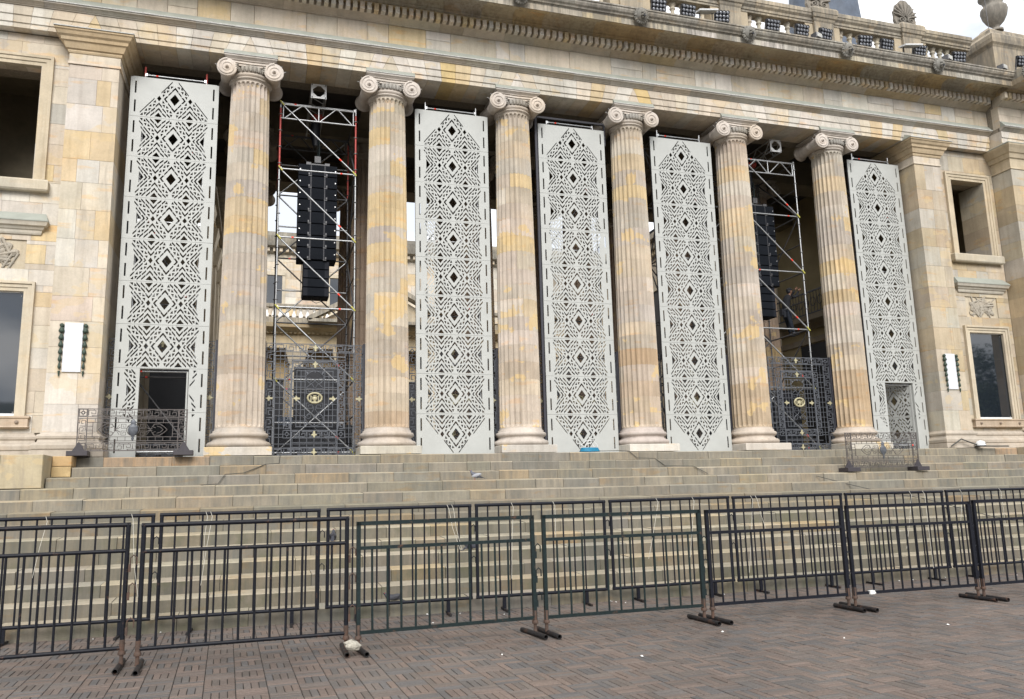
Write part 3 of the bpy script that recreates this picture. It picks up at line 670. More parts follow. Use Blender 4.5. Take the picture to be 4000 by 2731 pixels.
def window_bay(cx, x0, x1, pl_, big):
    """ashlar bay with an open loggia above, carved trophy panel and a glazed window below"""
    hw = .755
    up = (cx-hw, cx+hw, 6.93, 9.72 if big else 10.0); lo = (cx-hw, cx+hw, 1.02, 4.05)
    ru = (up[0]-.0, up[1]+.0, up[2], up[3]); 
    H = [ru, lo, (cx-.72, cx+.72, 4.62, 5.36)]
    for a in ((x0, up[0]), (up[1], x1)): obj('wall_core', MB().box(a[0], a[1], -.26, .5, 0, 10.88), M['mortar'], bld)
    obj('wall_core', MB().box(up[0]-.01, up[1]+.01, -.24, .5, 4.06, 6.92).box(up[0]-.01, up[1]+.01, -.24, .5, up[3]+.01, 10.88).box(up[0]-.01, up[1]+.01, -.24, .5, 0, 1.01), M['mortar'], bld)
    ashlar('wall_stone', x0, x1, .60, 10.86, -.30, .05, .52, (.4, 1.0), pl_, H)
    # upper opening
    w = link('loggia_opening', None, bld)
    w = obj('loggia_opening', MB().box(up[0]-1.2, up[1]+1.2, 2.6, 2.7, up[2]-.5, up[3]+.6).box(up[0]-1.2, up[0]-1.1, -.2, 2.7, up[2]-.5, up[3]+.6).box(up[1]+1.1, up[1]+1.2, -.2, 2.7, up[2]-.5, up[3]+.6).box(up[0]-1.2, up[1]+1.2, -.2, 2.7, up[3]+.5, up[3]+.6).box(up[0]-1.2, up[1]+1.2, -.2, 2.7, up[2]-.6, up[2]-.5), M['darkwall'], bld)
    fr = MB()
    for d_, yf, wd in ((.0, -.35, .10), (.10, -.375, .10), (.20, -.40, .07)):
        fr.box(up[0]-d_-wd, up[0]-d_, yf, -.2, up[2], up[3]+d_+wd); fr.box(up[1]+d_, up[1]+d_+wd, yf, -.2, up[2], up[3]+d_+wd); fr.box(up[0]-d_, up[1]+d_, yf, -.2, up[3]+d_, up[3]+d_+wd)
    obj('opening_frame', fr, M['carved'], w, col=(.50, .43, .32))
    for s in (-1, 1):
        xe = up[0] if s < 0 else up[1]; zz = up[2]
        while zz < up[3]-.05:
            l = min(rnd.uniform(.4, .7), up[3]-zz); obj('reveal_stone', MB().box(min(xe, xe-s*.012), max(xe, xe-s*.012), -.345, .75, zz+.003, zz+l-.003), M['stone'], w, col=pal(pl_)); zz += l
    obj('sill', MB().loft(cx-1.10, cx+1.10, -.47, -.2, [(6.60, 0), (6.64, .03), (6.86, .03), (6.90, .0)]), M['carved'], w, col=(.46, .42, .34))
    # cornice over the trophy
    obj('window_cornice', MB().loft(cx-1.02, cx+1.02, -.34, -.2, [(5.50, 0), (5.54, .02), (5.60, .03), (5.62, .06), (5.68, .09), (5.70, .14), (5.76, .16), (5.80, .18)]), M['carved'], bld, col=(.47, .44, .38))
    f = MB(); a, b_ = cx-1.2, cx+1.2
    f.add([(a, -.53, 5.802), (b_, -.53, 5.802), (b_, -.53, 5.83), (a, -.53, 5.83), (a+.1, -.305, 6.06), (b_-.1, -.305, 6.06), (a, -.28, 5.802), (b_, -.28, 5.802)], [(0, 1, 2, 3), (3, 2, 5, 4), (0, 3, 4, 6), (1, 7, 5, 2), (0, 6, 7, 1)])
    obj('cornice_flashing', f, M['lead'], bld)
    # recessed trophy
    t = obj('relief_panel', MB().box(cx-.72, cx+.72, -.262, -.1, 4.62, 5.36), M['carved'], bld, col=(.50, .44, .34))
    q = MB(); rt = random.Random(int(cx*10))
    for k in range(70):
        a = rt.uniform(0, PI); L_ = rt.uniform(.12, .34); xx, z_ = cx+rt.uniform(-.46, .46), 4.99+rt.uniform(-.23, .23)
        if k % 3 == 0: q.tube([(xx-L_*math.cos(a), -.275, z_-L_*.8*math.sin(a)), (xx+L_*math.cos(a), -.285, z_+L_*.8*math.sin(a))], rt.uniform(.015, .04), 7)
        elif k % 3 == 1: q.ell((xx, -.265, z_), (rt.uniform(.06, .14), .045, rt.uniform(.05, .11)), 10, 6, Matrix.Rotation(a, 3, 'Y'))
        else: q.tube([(xx+.11*math.cos(a+i*.6), -.275, z_+.10*math.sin(a+i*.6)) for i in range(6)], .018, 6)
    obj('carved_trophy', q, M['carved'], t, col=(.36, .33, .28))
    # lower window
    fr = MB()
    for d_, yf, wd in ((.0, -.35, .09), (.09, -.375, .09), (.18, -.41, .06)):
        fr.box(lo[0]-d_-wd, lo[0]-d_, yf, -.2, lo[2]-.02, lo[3]+d_+wd); fr.box(lo[1]+d_, lo[1]+d_+wd, yf, -.2, lo[2]-.02, lo[3]+d_+wd); fr.box(lo[0]-d_, lo[1]+d_, yf, -.2, lo[3]+d_, lo[3]+d_+wd)
    wn = obj('window', fr, M['carved'], bld, col=(.52, .46, .36))
    obj('glass_pane', MB().box(lo[0]+.002, lo[1]-.002, -.24, -.22, lo[2]+.03, lo[3]-.002), M['glass'], wn)
    obj('metal_rim', MB().box(lo[0], lo[1], -.262, -.245, lo[2], lo[2]+.05).box(lo[0], lo[1], -.262, -.245, lo[3]-.03, lo[3]), M['white'], wn)
    for s in (-1, 1):
        for z_ in (1.1, 3.95): obj('clip', MB().ell((cx+s*.70, -.25, z_), (.014, .014, .014), 6, 4), M['chrome'], wn)
    si = obj('window_sill', MB().loft(cx-1.08, cx+1.08, -.44, -.2, [(.70, -.02), (.73, .02), (.76, .0), (.93, .0), (.95, .03), (.99, .03), (1.0, .0)]), M['carved'], bld, col=(.42, .34, .26))
    for k in (-.85, 0, .85): obj('knob', MB().lathe([(.045, 0), (.04, -.03), (.01, -.035)], 10, (cx+k, -.45, .85), axis='y'), M['carved'], si, col=(.25, .2, .16))
window_bay(-3.9, -7.0, -2.50, WALL, False); window_bay(26.93, 25.52, 28.2, WALLR, True)
for x0, x1 in ((-7, -2.70), (25.72, 28.0)): obj('wall_base', MB().loft(x0, x1, -.30, .4, [(0, .16), (.16, .16), (.17, .10), (.20, .13), (.28, .14), (.34, .11), (.36, .05), (.42, .04), (.45, .07), (.50, .08), (.56, .02), (.60, .004)]), M['carved'], bld, col=(.45, .40, .34))
# projecting pavilion at the right edge
obj('pavilion_core', MB().box(28.26, 33, -1.0, 1, GZ, 10.88), M['mortar'], bld)
ashlar('pavilion_stone', 28.22, 32, .60, 10.02, -1.10, 1.0, .69, (.5, 1.1), WALLR)
obj('pavilion_capital', MB().loft(28.22, 32, -1.10, 1.0, [(10.03, .03), (10.09, .03), (10.10, .01), (10.33, .03), (10.42, .05), (10.43, .09), (10.58, .15), (10.60, .19), (10.72, .26), (10.82, .33), (10.872, .34)]), M['carved'], bld, col=(.47, .40, .29))
obj('pavilion_flashing', MB().loft(28.22, 32, -1.10, 1.0, [(10.874, .35), (10.90, .35), (11.06, .06)]), M['lead'], bld)
obj('pavilion_base', MB().loft(28.22, 32, -1.10, 1.0, [(-.9, .22), (.16, .20), (.17, .14), (.28, .18), (.36, .08), (.50, .10), (.60, .005)]), M['carved'], bld, col=(.42, .37, .29))
# podium blocks flanking the stairs
for nm, x0, x1, y0, cl in (('podium_stone', -7.0, -2.04, -2.2, (.40, .345, .24)), ('podium_stone', 27.02, 33, -2.2, (.40, .34, .25))):
    x = x0
    while x < x1-.01:
        l = min(rnd.uniform(1.6, 2.6), x1-x)
        if x1-x-l < .7: l = x1-x
        obj(nm, MB().box(x+.004, x+l-.004, y0, -.5, -3*R_+.0, -.012, .012), M['stone'], bld, col=vary(cl, rnd, .94, 1.05)); x += l
for x0, x1, z0, z1, cl in ((-2.035, -1.64, -.24, -.012, (.45, .31, .16)), (-2.035, -1.64, -.485, -.25, (.46, .34, .18))): obj('podium_stone', MB().box(x0, x1, -1.40-(.03 if z0 < -.3 else 0), -.6, z0, z1, .01), M['stone'], bld, col=cl)
# inner side walls of the portico
iw = MB().box(-2.6, -1.62, 1.1, 10, 0, 12.1); obj('left_inner_wall', iw, M['darkwall'], bld)
for y0, y1, z0, z1 in ((2.2, 3.9, 5.5, 8.9), (2.2, 3.9, 1.0, 4.6), (5.6, 7.3, 5.5, 8.9)):
    w = obj('inner_window', MB().box(-1.625, -1.58, y0, y1, z0, z1), M['black0'], bld)
    b = MB()
    for k in range(5): y = y0+(y1-y0)*k/4; b.box(-1.58, -1.55, y-.03, y+.03, z0, z1)
    for k in range(6): z = z0+(z1-z0)*k/5; b.box(-1.585, -1.555, y0, y1, z-.03, z+.03)
    obj('window_bars', b, M['iron'], w)
obj('right_inner_wall', MB().box(26.0, 26.5, .5, 10, 0, 12.1), plain('ochre plaster', (.40, .33, .19), .9, var=.15, scale=1), bld)
obj('inner_doorway', MB().box(25.96, 26.02, 5.8, 8.6, 0, 5.1), M['black0'], bld)
obj('inner_wall_band', MB().box(25.9, 26.03, 4.5, 10, 5.15, 5.4).box(25.8, 26.03, 4.5, 10, 5.75, 6.15), M['stone'], bld, col=(.36, .31, .24))
w = obj('inner_window', MB().box(25.95, 26.02, 5.2, 6.7, 6.2, 9.2), M['black0'], bld)
b = MB()
for k in range(3): b.box(25.92, 25.95, 5.2+.75*k-.03, 5.2+.75*k+.03, 6.2, 9.2)
for k in range(5): b.box(25.92, 25.95, 5.2, 6.7, 6.2+.75*k-.03, 6.2+.75*k+.03)
obj('window_bars', b, M['white'], w)
b = MB(); b.bar((25.3, 5.0, 7.25), (25.3, 9.6, 7.25), .06); b.bar((25.3, 5.0, 6.3), (25.3, 9.6, 6.3), .05)
for k in range(24):
    y = 5.0+4.6*k/23; b.bar((25.3, y, 6.3), (25.3, y, 7.25), .02, up=(1, 0, 0))
for k in range(10):
    y = 5.3+.45*k; b.tube([(25.3, y+.16*math.cos(i*.7), 6.78+.2*math.sin(i*.7)) for i in range(10)], .016, 5)
bal = obj('balcony', MB().box(25.2, 26.0, 4.9, 9.7, 6.0, 6.22), M['carved'], bld, col=(.3, .26, .2)); obj('balcony_railing', b, M['iron'], bal)
# ------------------------------------------------------------------ perforated white screens
PWD, PHT = 2.232, 1.1327
def q_(x, y): return ((x-1197)*.001062, -(y-(665+(x-1197)*.087))*.00106)
def chev(cx, cy, dx, th, s):                                   # s=+1 points up
    k = 1.27*dx; return [(cx, cy), (cx+dx, cy-s*k), (cx+dx, cy-s*(k+th)), (cx, cy-s*th), (cx-dx, cy-s*(k+th)), (cx-dx, cy-s*k)]
def sbar(p, q, th): return [(p[0], p[1]+th/2), (q[0], q[1]+th/2), (q[0], q[1]-th/2), (p[0], p[1]-th/2)]
TH = .040
quad = [[q_(745, 150), q_(905, 157), q_(828, 255)]]
quad += [[q_(*a) for a in t_] for t_ in [((408, 125), (465, 127), (460, 185)), ((505, 145), (553, 207), (500, 205)), ((510, 255), (560, 258), (550, 315)), ((600, 272), (652, 335), (597, 328)), ((605, 385), (655, 390), (648, 445)), ((697, 402), (747, 463), (697, 462)), ((700, 512), (755, 515), (748, 570)),
                                      ((1130, 203), (1150, 262), (1100, 258)), ((1090, 305), (1145, 308), (1103, 362)), ((1050, 305), (1055, 368), (1010, 362)), ((1003, 415), (1055, 418), (1013, 475)), ((960, 415), (965, 483), (918, 480)), ((910, 527), (958, 532), (918, 592))]]
for a_, b_ in [((548, 140), (630, 240)), ((648, 150), (733, 250)), ((655, 262), (740, 362)), ((1000, 185), (920, 250)), ((1095, 190), (1022, 255)), ((998, 290), (920, 378)), ((1113, 462), (1045, 540)), ((396, 198), (483, 305)), ((508, 352), (655, 538)), ((440, 352), (550, 508))]:
    quad.append(sbar(q_(*a_), q_(*b_), .036))
vx, vy = q_(828, 383); quad.append(chev(-.39, q_(828, 383)[1], .077, TH, -1)); quad.append(chev(-.39, q_(828, 522)[1], .073, TH, -1))
def mir(p, sx, sz):
    o = [(x*sx, z*sz) for x, z in p]; return o[::-1] if sx*sz < 0 else o
holes_mid = []
for p in quad:
    for sx in (1, -1):
        for sz in (1, -1): holes_mid.append(mir(p, sx, sz))
dia = lambda cx, cz, hw, hh: [(cx+hw, cz), (cx, cz+hh), (cx-hw, cz), (cx, cz-hh)]
holes_mid += [dia(0, 0, .115, .153), dia(-.39, 0, .05, .07), dia(.39, 0, .05, .07)]
for s in (1, -1):
    holes_mid.append(mir(chev(0, .347, .073, .044, 1), 1, s))
    holes_mid.append([(s*.270, 0), (s*.207, .080), (s*.172, .080), (s*.235, 0), (s*.172, -.080), (s*.207, -.080)])
    holes_mid.append([(s*.582, 0), (s*.640, .082), (s*.672, .082), (s*.614, 0), (s*.672, -.082), (s*.640, -.082)])
    holes_mid.append([(s*.497, 0), (s*.532, .046), (s*.556, .046), (s*.523, 0), (s*.556, -.046), (s*.532, -.046)])
    holes_mid.append([(s*.676, 0), (s*.782, .142), (s*.782, -.142)])
slots = [[(s*.983-.021, c-.172), (s*.983+.021, c-.172), (s*.983+.021, c+.172), (s*.983-.021, c+.172)] for s in (1, -1) for c in (.268, -.272)]
def grow(p, d):
    n = len(p); a2 = sum(p[i][0]*p[(i+1) % n][1]-p[(i+1) % n][0]*p[i][1] for i in range(n)); s = 1 if a2 > 0 else -1; o = []
    for i in range(n):
        a, b, c = Vector(p[i-1]), Vector(p[i]), Vector(p[(i+1) % n]); e1 = (b-a).normalized(); e2 = (c-b).normalized()
        n1 = Vector((e1.y, -e1.x))*s; n2 = Vector((e2.y, -e2.x))*s; m_ = n1+n2
        if m_.length < .3: m_ = n1
        k = min(2.0, 1/max(.3, m_.normalized().dot(n1))); q = b+m_.normalized()*d*k; o.append((q.x, q.y))
    return o
holes_mid = [[(x, z*1.035) for x, z in grow(p, .006)] for p in holes_mid]
roof = [p for p in holes_mid if all(z+1.29*abs(x) < .60 for x, z in p)]
for s in (1, -1):
    roof.append(sbar((s*.075, .515), (s*.345, .165), .042)); roof.append(sbar((s*.505, -.01), (s*.85, -.45), .042))
    for k, (x, z) in enumerate([(.05, .50), (.12, .40), (.20, .30), (.28, .20), (.46, -.035), (.54, -.14), (.62, -.24), (.70, -.34), (.78, -.44)]):
        pass
    if not any(abs(sum(x for x, z in p)/len(p)-s*.39) < .02 and abs(sum(z for x, z in p)/len(p)) < .02 for p in roof): roof.append(dia(s*.39, 0, .05, .07))
def sheet(holes, x0=-PWD/2, x1=PWD/2, cut=None):
    g = .003; h = PHT/2-g; V = []; F = []; mb = MB(); th = .009
    outs = [cut] if cut else [(x0+g, x1-g)]
    def ring(p):
        o = len(V); V.extend(Vector(q) for q in p); F.append(list(range(o, o+len(p)))); n = len(p)
        mb.add([(x, -th, z) for x, z in p]+[(x, th, z) for x, z in p], [(i, (i+1) % n, n+(i+1) % n, n+i) for i in range(n)])
    for a, b in outs: ring([(a, -h), (b, -h), (b, h), (a, h)])
    for p in holes+slots:
        if any(all(a+.012 < x < b-.012 for x, z in p) for a, b in outs) and all(abs(z) < h-.01 for x, z in p): ring(p)
    v2, e2, f2 = delaunay_2d_cdt(V, [], F, 5, 1e-6)[:3]
    for y in (-th, th): mb.add([(q.x, y, q.y) for q in v2], [tuple(q) if y > 0 else tuple(reversed(q)) for q in f2])
    return mb.mesh('perforated_board', M['panel'], fix=False)
flip = [mir(p, 1, -1) for p in roof]
SH = dict(top=sheet(roof), mid=sheet(holes_mid), bot=sheet(flip))
DC = (-.50, .665)
for nm_, hh_ in (('midd', holes_mid), ('botd', flip)): SH[nm_] = [sheet(hh_, cut=(-PWD/2+.003, DC[0])), sheet(hh_, cut=(DC[1], PWD/2-.003))]
def tubes(m): return m
def scaffold(name_label, cat_group, cx, y0, dep, wid, ztop, lifts, diag=True, truss=False, red=False, front_diag=True):
    t = thing('scaffold_tower', name_label, 'scaffold', (cx, y0, 0), 0, cat_group)
    hw = wid/2
    for sx in (-1, 1):
        for y in (0, dep):
            b = MB().tube([(sx*hw, y, .02), (sx*hw, y, ztop+.22)], .0242, 8)
            z = .35
            while z < ztop: b.lathe([(.03, 0), (.058, .003), (.058, .013), (.03, .016)], 10, (sx*hw, y, z)); z += .5
            b.box(sx*hw-.07, sx*hw+.07, y-.07, y+.07, 0, .012)
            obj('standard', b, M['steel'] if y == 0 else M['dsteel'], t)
            if red: obj('red_standard', MB().tube([(sx*hw, y, 8.25), (sx*hw, y, 10.05)], .0262, 8), M['redpaint'], t)
    for i, z in enumerate(lifts):
        for y in (0, dep):
            b = MB().tube([(-hw, y, z), (hw, y, z)], .0242, 8)
            for sx in (-1, 1): b.box(sx*hw-.06 if sx > 0 else sx*hw, sx*hw if sx > 0 else sx*hw+.06, y-.03, y+.03, z-.04, z+.04)
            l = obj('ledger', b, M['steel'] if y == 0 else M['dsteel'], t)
            if y == 0 or i % 2: obj('red_tape', MB().tube([((-.62 if i % 2 else .62)*hw-.03, y, z), ((-.62 if i % 2 else .62)*hw+.03, y, z)], .027, 8), M['redtape'], l)
        for sx in (-1, 1): obj('ledger', MB().tube([(sx*hw, 0, z), (sx*hw, dep, z)], .0242, 6), M['dsteel'], t)
    if diag:
        for i in range(len(lifts)-1):
            a, b_ = lifts[i], lifts[i+1]
            if front_diag:
                d = obj('diagonal_brace', MB().tube([(-hw, -.03, b_), (hw, -.03, a)], .0235, 8), M['steel'], t)
                obj('yellow_wedge', MB().bar((-hw-.02, -.06, b_+.05), (-hw+.09, -.06, b_-.08), .035).bar((hw+.02, -.06, a-.05), (hw-.09, -.06, a+.08), .035), M['yellow'], d)
                obj('red_tape', MB().tube([(-hw+wid*.78, -.03, b_+(a-b_)*.78), (-hw+wid*.81, -.03, b_+(a-b_)*.81)], .027, 8), M['redtape'], d)
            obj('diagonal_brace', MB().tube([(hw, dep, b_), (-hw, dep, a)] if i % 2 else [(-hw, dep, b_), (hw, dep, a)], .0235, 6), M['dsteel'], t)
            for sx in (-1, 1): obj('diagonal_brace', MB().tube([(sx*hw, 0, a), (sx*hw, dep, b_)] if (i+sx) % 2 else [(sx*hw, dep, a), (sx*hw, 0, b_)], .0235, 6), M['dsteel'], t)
    if truss:                                                  # denser bracing on the far face
        for i in range(len(lifts)-1):
            a, b_ = lifts[i], lifts[i+1]; m_ = (a+b_)/2
            obj('ledger', MB().tube([(-hw, dep, m_), (hw, dep, m_)], .0242, 6), M['steel'], t)
            obj('diagonal_brace', MB().tube([(-hw, dep+.03, b_), (hw, dep+.03, a)] if i % 2 else [(hw, dep+.03, b_), (-hw, dep+.03, a)], .0235, 6), M['steel'], t)
            for sx in (-1, 1): obj('ledger', MB().tube([(sx*hw, 0, m_), (sx*hw, dep, m_)], .02, 6), M['dsteel'], t)
        z0, z1 = truss
        for y in (0, dep):
            b = MB().tube([(-hw, y, z0), (hw, y, z0)], .0242, 8).tube([(-hw, y, z1), (hw, y, z1)], .0242, 8)
            for u0, v0, u1, v1 in ((-.93, 0, -.93, 1), (-.9, 0, -.45, 1), (-.38, 1, -.03, 0), (0, 0, 0, 1), (.03, 0, .45, 1), (.52, 1, .9, 0), (.93, 0, .93, 1)):
                b.tube([(u0*hw, y, z0+(z1-z0)*v0), (u1*hw, y, z0+(z1-z0)*v1)], .02, 6)
            obj('lattice_beam', b, M['steel'] if y == 0 else M['dsteel'], t)
    return t
PNAMES = ['leftmost tall white perforated screen with a dark doorway at its foot', 'tall white perforated screen just right of the large speaker scaffold', 'tall white perforated screen with a coil of blue hose at its foot', 'fourth tall white perforated screen from the left', 'rightmost tall white perforated screen with an open patterned door at its foot']
SN = ['scaffold tubes carrying the leftmost white screen', 'scaffold tubes carrying the white screen right of the large speakers', 'scaffold tubes carrying the white screen with the blue hose', 'scaffold tubes carrying the fourth white screen from the left', 'scaffold tubes carrying the rightmost white screen']
for n, bay in enumerate((0, 2, 3, 4, 6)):
    cx = bay*S; door = bay in (0, 6)
    t = thing('perforated_screen', PNAMES[n], 'screen', (cx, 0, 0), 0, 'tall white perforated screens between the columns')
    for k in range(9):
        z = PHT*(8-k)+PHT/2
        me = SH['top'] if k == 0 else (SH['botd'] if door else SH['bot']) if k == 8 else (SH['midd'] if door and k == 7 else SH['mid'])
        for me_ in (me if isinstance(me, list) else [me]): o = link('perforated_board', me_, t, (0, rnd.uniform(-.002, .004), z)); o.rotation_euler.y = rnd.gauss(0, .0006)
    f = MB()
    for s in (-1, 1): f.box(s*1.09-.025, s*1.09+.025, .012, .07, 0, PHT*9)
    for k in range(10): f.box(-1.06, 1.06, .014, .05, max(0, PHT*k-.02), PHT*k+.02) if not (door and k in (0, 1)) else f.box(-1.06, DC[0], .014, .05, max(0, PHT*k-.02), PHT*k+.02).box(DC[1], 1.06, .014, .05, max(0, PHT*k-.02), PHT*k+.02)
    if bay == 3: f.box(-1.20, -1.13, .02, .09, 0, 10.45).box(1.13, 1.17, .02, .09, 9.7, 10.45).box(-1.2, 1.17, .02, .09, 10.40, 10.46)
    obj('back_frame', f, M['paneledge'] if bay >= 3 else M['panel'], t)
    if door:
        f = MB().box(DC[0]-.03, DC[0], .0, .08, 0, 2*PHT+.02).box(DC[1], DC[1]+.03, .0, .08, 0, 2*PHT+.02).box(DC[0], DC[1], .0, .08, 2*PHT-.01, 2*PHT+.02)
        obj('door_frame', f, M['panel'], t)
        d = MB().box(0, 1.13, -.012, .012, .02, 2*PHT-.03)
        dl = obj('door_leaf', MB().box(-.02, .03, -.02, .02, .02, 2.2), M['panel'], t, (DC[1]-.04, .08, 0), PI*(.62 if bay == 6 else .5))
        for z, me in ((PHT*1.5, sheet([p for p in holes_mid], -.58, .58)), (PHT*.5, sheet([p for p in flip], -.58, .58))): link('perforated_board', me, dl, (.60, 0, z))
    sc_ = scaffold(SN[n], 'scaffolds behind the white screens', cx, .12, 1.05, 1.56, 10.28, (.15, 2.2, 4.2, 6.2, 8.2, 10.33), red=False, front_diag=False)
    if bay in (0,):
        for s in (-1, 1): obj('red_standard', MB().tube([(s*.78, 0, 10.28), (s*.78, 0, 10.56)], .027, 8), M['redpaint'], sc_)

t1 = scaffold('tall scaffold tower of steel tubes with red upper posts around the large hanging speakers', 'open scaffold towers', S, .6, 2.15, 2.15, 10.05, (.12, 2.12, 4.15, 6.17, 8.2, 10.2), truss=(9.74, 10.17), red=True)
t2 = scaffold('tall scaffold tower of steel tubes that the worker in black is climbing', 'open scaffold towers', 5*S-.12, .6, 2.15, 2.15, 9.95, (.12, 2.12, 4.12, 6.13, 8.14, 10.1), truss=(9.64, 10.08))
# box truss with plated end carrying each speaker string
def truss(label, cx, y0, y1):
    t = thing('box_truss', label, 'truss', (cx, y0, 10.34), 0, 'aluminium trusses over the speakers'); L_ = y1-y0; h = .2
    b = MB()
    for sx in (-1, 1):
        for z in (0, .4): b.tube([(sx*h, 0, z), (sx*h, L_, z)], .025, 8)
    for k in range(int(L_/.4)):
        y = k*.4
        for sx in (-1, 1): b.tube([(sx*h, y, 0 if k % 2 else .4), (sx*h, y+.4, .4 if k % 2 else 0)], .014, 5)
        b.tube([(-h, y, 0), (h, y+.4, 0)], .014, 5)
    obj('chords', b, M['steel'], t)
    e = MB().box(-.22, .22, -.02, .0, -.02, .035).box(-.22, .22, -.02, 0, .365, .42).box(-.22, -.165, -.02, 0, .03, .37).box(.165, .22, -.02, 0, .03, .37)
    for sx in (-1, 1):
        for z0, z1 in ((.03, .15), (.37, .25)): e.poly([(sx*.17, z0), (sx*.17, z1), (sx*.04, z0)], -.02, 0)
    o = obj('end_plate', e, M['white'], t)
    for sx in (-1, 1):
        for z in (.01, .39): obj('bolt', MB().lathe([(.016, 0), (.016, -.02)], 8, (sx*.19, -.02, z), axis='y'), M['dsteel'], o)
    return t
truss('aluminium box truss with square end plate above the large left speaker string', 3.82, .3, 3.2)
truss('aluminium box truss with square end plate above the right speaker string', 19.30, .3, 3.2)
for tt, nm in ((S, 'dark lattice mast'), ):
    pass
def pa(label, cx, y, zt, wide, nar, hw_, hn):
    t = thing('line_array_speaker', label, 'speaker', (cx, y, zt), 0, 'hanging speaker strings')
    z = 0
    obj('bumper', MB().box(-.30, .30, -.2, .25, 0, .07).box(-.34, -.2, -.25, .25, -.02, .09).box(.2, .34, -.25, .25, -.02, .09), M['dsteel'], t)
    m_ = obj('hoist_block', MB().box(-.09, .09, -.09, .09, .16, .36).box(-.04, .04, -.02, .02, .06, .16), M['dsteel'], t)
    obj('hoist_chain', MB().tube([(0, 0, .36), (.01, 0, .9)], .012, 6).tube([(.04, .02, .36), (.06, .02, .7), (.03, .02, 1.0)], .03, 7), M['green'], t)
    obj('chain_bag', MB().tube([(-.05, .1, .75), (-.09, .1, 1.2), (-.05, .1, 1.75)], [.10, .16, .12], 10), M['black0'], t)
    obj('chain_motor', MB().lathe([(.02, 1.55), (.17, 1.56), (.2, 1.62), (.2, 1.68), (.05, 1.75)], 16), M['redpaint'], t)
    for k in range(wide+nar):
        W_, h = (1.12, hw_) if k < wide else (.745, hn); d0 = -.32 if k < wide else -.26
        c = MB().box(-W_/2, W_/2, d0+.03, .32, z-h+.006, z-.006).box(-W_/2, W_/2, d0, d0+.03, z-h+.012, z-.012, .01)
        o = obj('cabinet', c, M['speaker'], t)
        if k < wide:
            g = MB().box(-W_/2+.02, -.235, d0-.008, d0, z-h+.02, z-.02).box(-.17, .17, d0-.008, d0, z-h+.02, z-.02).box(.235, W_/2-.02, d0-.008, d0, z-h+.02, z-.02)
            obj('grille', g, M['spgrille'], o)
            b = MB()
            for s in (-1, 1):
                b.box(s*.20-.005, s*.20+.005, d0-.012, d0-.002, z-h+.01, z-.01); b.box(s*.225-.045, s*.225+.045, d0-.02, d0, z-h-.01, z-h+.012); b.box(s*.255-.02, s*.255+.02, d0-.02, d0, z-h+.03, z-h+.09)
            obj('rigging_link', b, M['dsteel'], o)
            b = MB()
            for s in (-1, 1): b.lathe([(.018, 0), (.018, -.012)], 8, (s*(W_/2-.05), d0-.002, z-h*.5), axis='y')
            obj('bolt', b, M['chrome'], o)
        else:
            obj('grille', MB().box(-.24, .24, d0-.008, d0, z-h+.02, z-.02), M['spgrille'], o)
        z -= h
    obj('cable_loop', MB().tube([(-.12, -.1, z), (-.1, -.1, z-.1), (.02, -.1, z-.16), (.14, -.1, z-.12), (.16, -.1, z)], .01, 6), M['cable'], t)
    obj('stack_line', MB().tube([(-.40, .1, z+nar*hn), (-.42, .1, z+.5), (-.39, .1, z)], .012, 6), M['cable'], t)
pa('tall string of black speakers hanging in the left open scaffold', 3.90, 1.6, 8.70, 8, 4, .368, .272)
pa('tall string of black speakers hanging behind the column left of the worker', 19.16, 1.6, 8.72, 8, 4, .368, .272)

# ------------------------------------------------------------------ iron gates
def key(b, x0, x1, z0, z1, horiz, y=0, w=.021, unit=None):
    """Greek key strip between two border bars"""
    if horiz: u0, u1, v0, v1 = x0, x1, z0, z1
    else: u0, u1, v0, v1 = z0, z1, x0, x1
    def P(u, v): return (u, y, v) if horiz else (v, y, u)
    h = v1-v0; n = max(1, round((u1-u0)/(unit or h*1.02))); p = (u1-u0)/n; i0, i1 = v0+h*.16, v1-h*.16; hh = i1-i0
    b.bar(P(u0, v0), P(u1, v0), w); b.bar(P(u0, v1), P(u1, v1), w)
    for k in range(n):
        a = u0+k*p; s = 1 if k % 2 == 0 else -1
        def V(f): return i0+hh*f if s > 0 else i1-hh*f
        pts = [(a+.04*p, V(0)), (a+.04*p, V(1)), (a+.80*p, V(1)), (a+.80*p, V(.33)), (a+.36*p, V(.33)), (a+.36*p, V(.68))]
        for q, r in zip(pts, pts[1:]): b.bar(P(*q), P(*r), w)
        b.bar(P(a+.36*p, V(0)), P(a+1.04*p, V(0)), w); b.bar(P(a+1.0*p, V(0)), P(a+1.0*p, V(.6)), w*.9)
        b.bar(P(a+.5*p, v0), P(a+.5*p, i0), w*.9); b.bar(P(a+.6*p, i1), P(a+.6*p, v1), w*.9)
def rosette(b, x, z, h):
    for e in ((-h, -h, h, -h), (h, -h, h, h), (h, h, -h, h), (-h, h, -h, -h)): b.bar((x+e[0], 0, z+e[1]), (x+e[2], 0, z+e[3]), .017)
    b.tube([(x+h*.42*math.cos(i*PI/5), 0, z+h*.42*math.sin(i*PI/5)) for i in range(11)], .014, 5)
    for a in (0, PI/2, PI, 1.5*PI): b.bar((x+h*.42*math.cos(a), 0, z+h*.42*math.sin(a)), (x+h*math.cos(a), 0, z+h*math.sin(a)), .012)
def palmette(x, z, a, s=.11):
    b = MB(); m = Matrix.Rotation(a, 3, 'Y')
    pts = [(0, 1), (.35, .45), (.62, .25), (.95, .35), (.8, 0), (.35, -.1), (.3, -.75), (-.3, -.75), (-.35, -.1), (-.8, 0), (-.95, .35), (-.62, .25), (-.35, .45)]
    o = []
    for u, v in pts: p = m @ Vector((u*s*.72, 0, v*s)); o.append((x+p.x, z+p.z))
    b.poly(o, -.03, -.012); return b
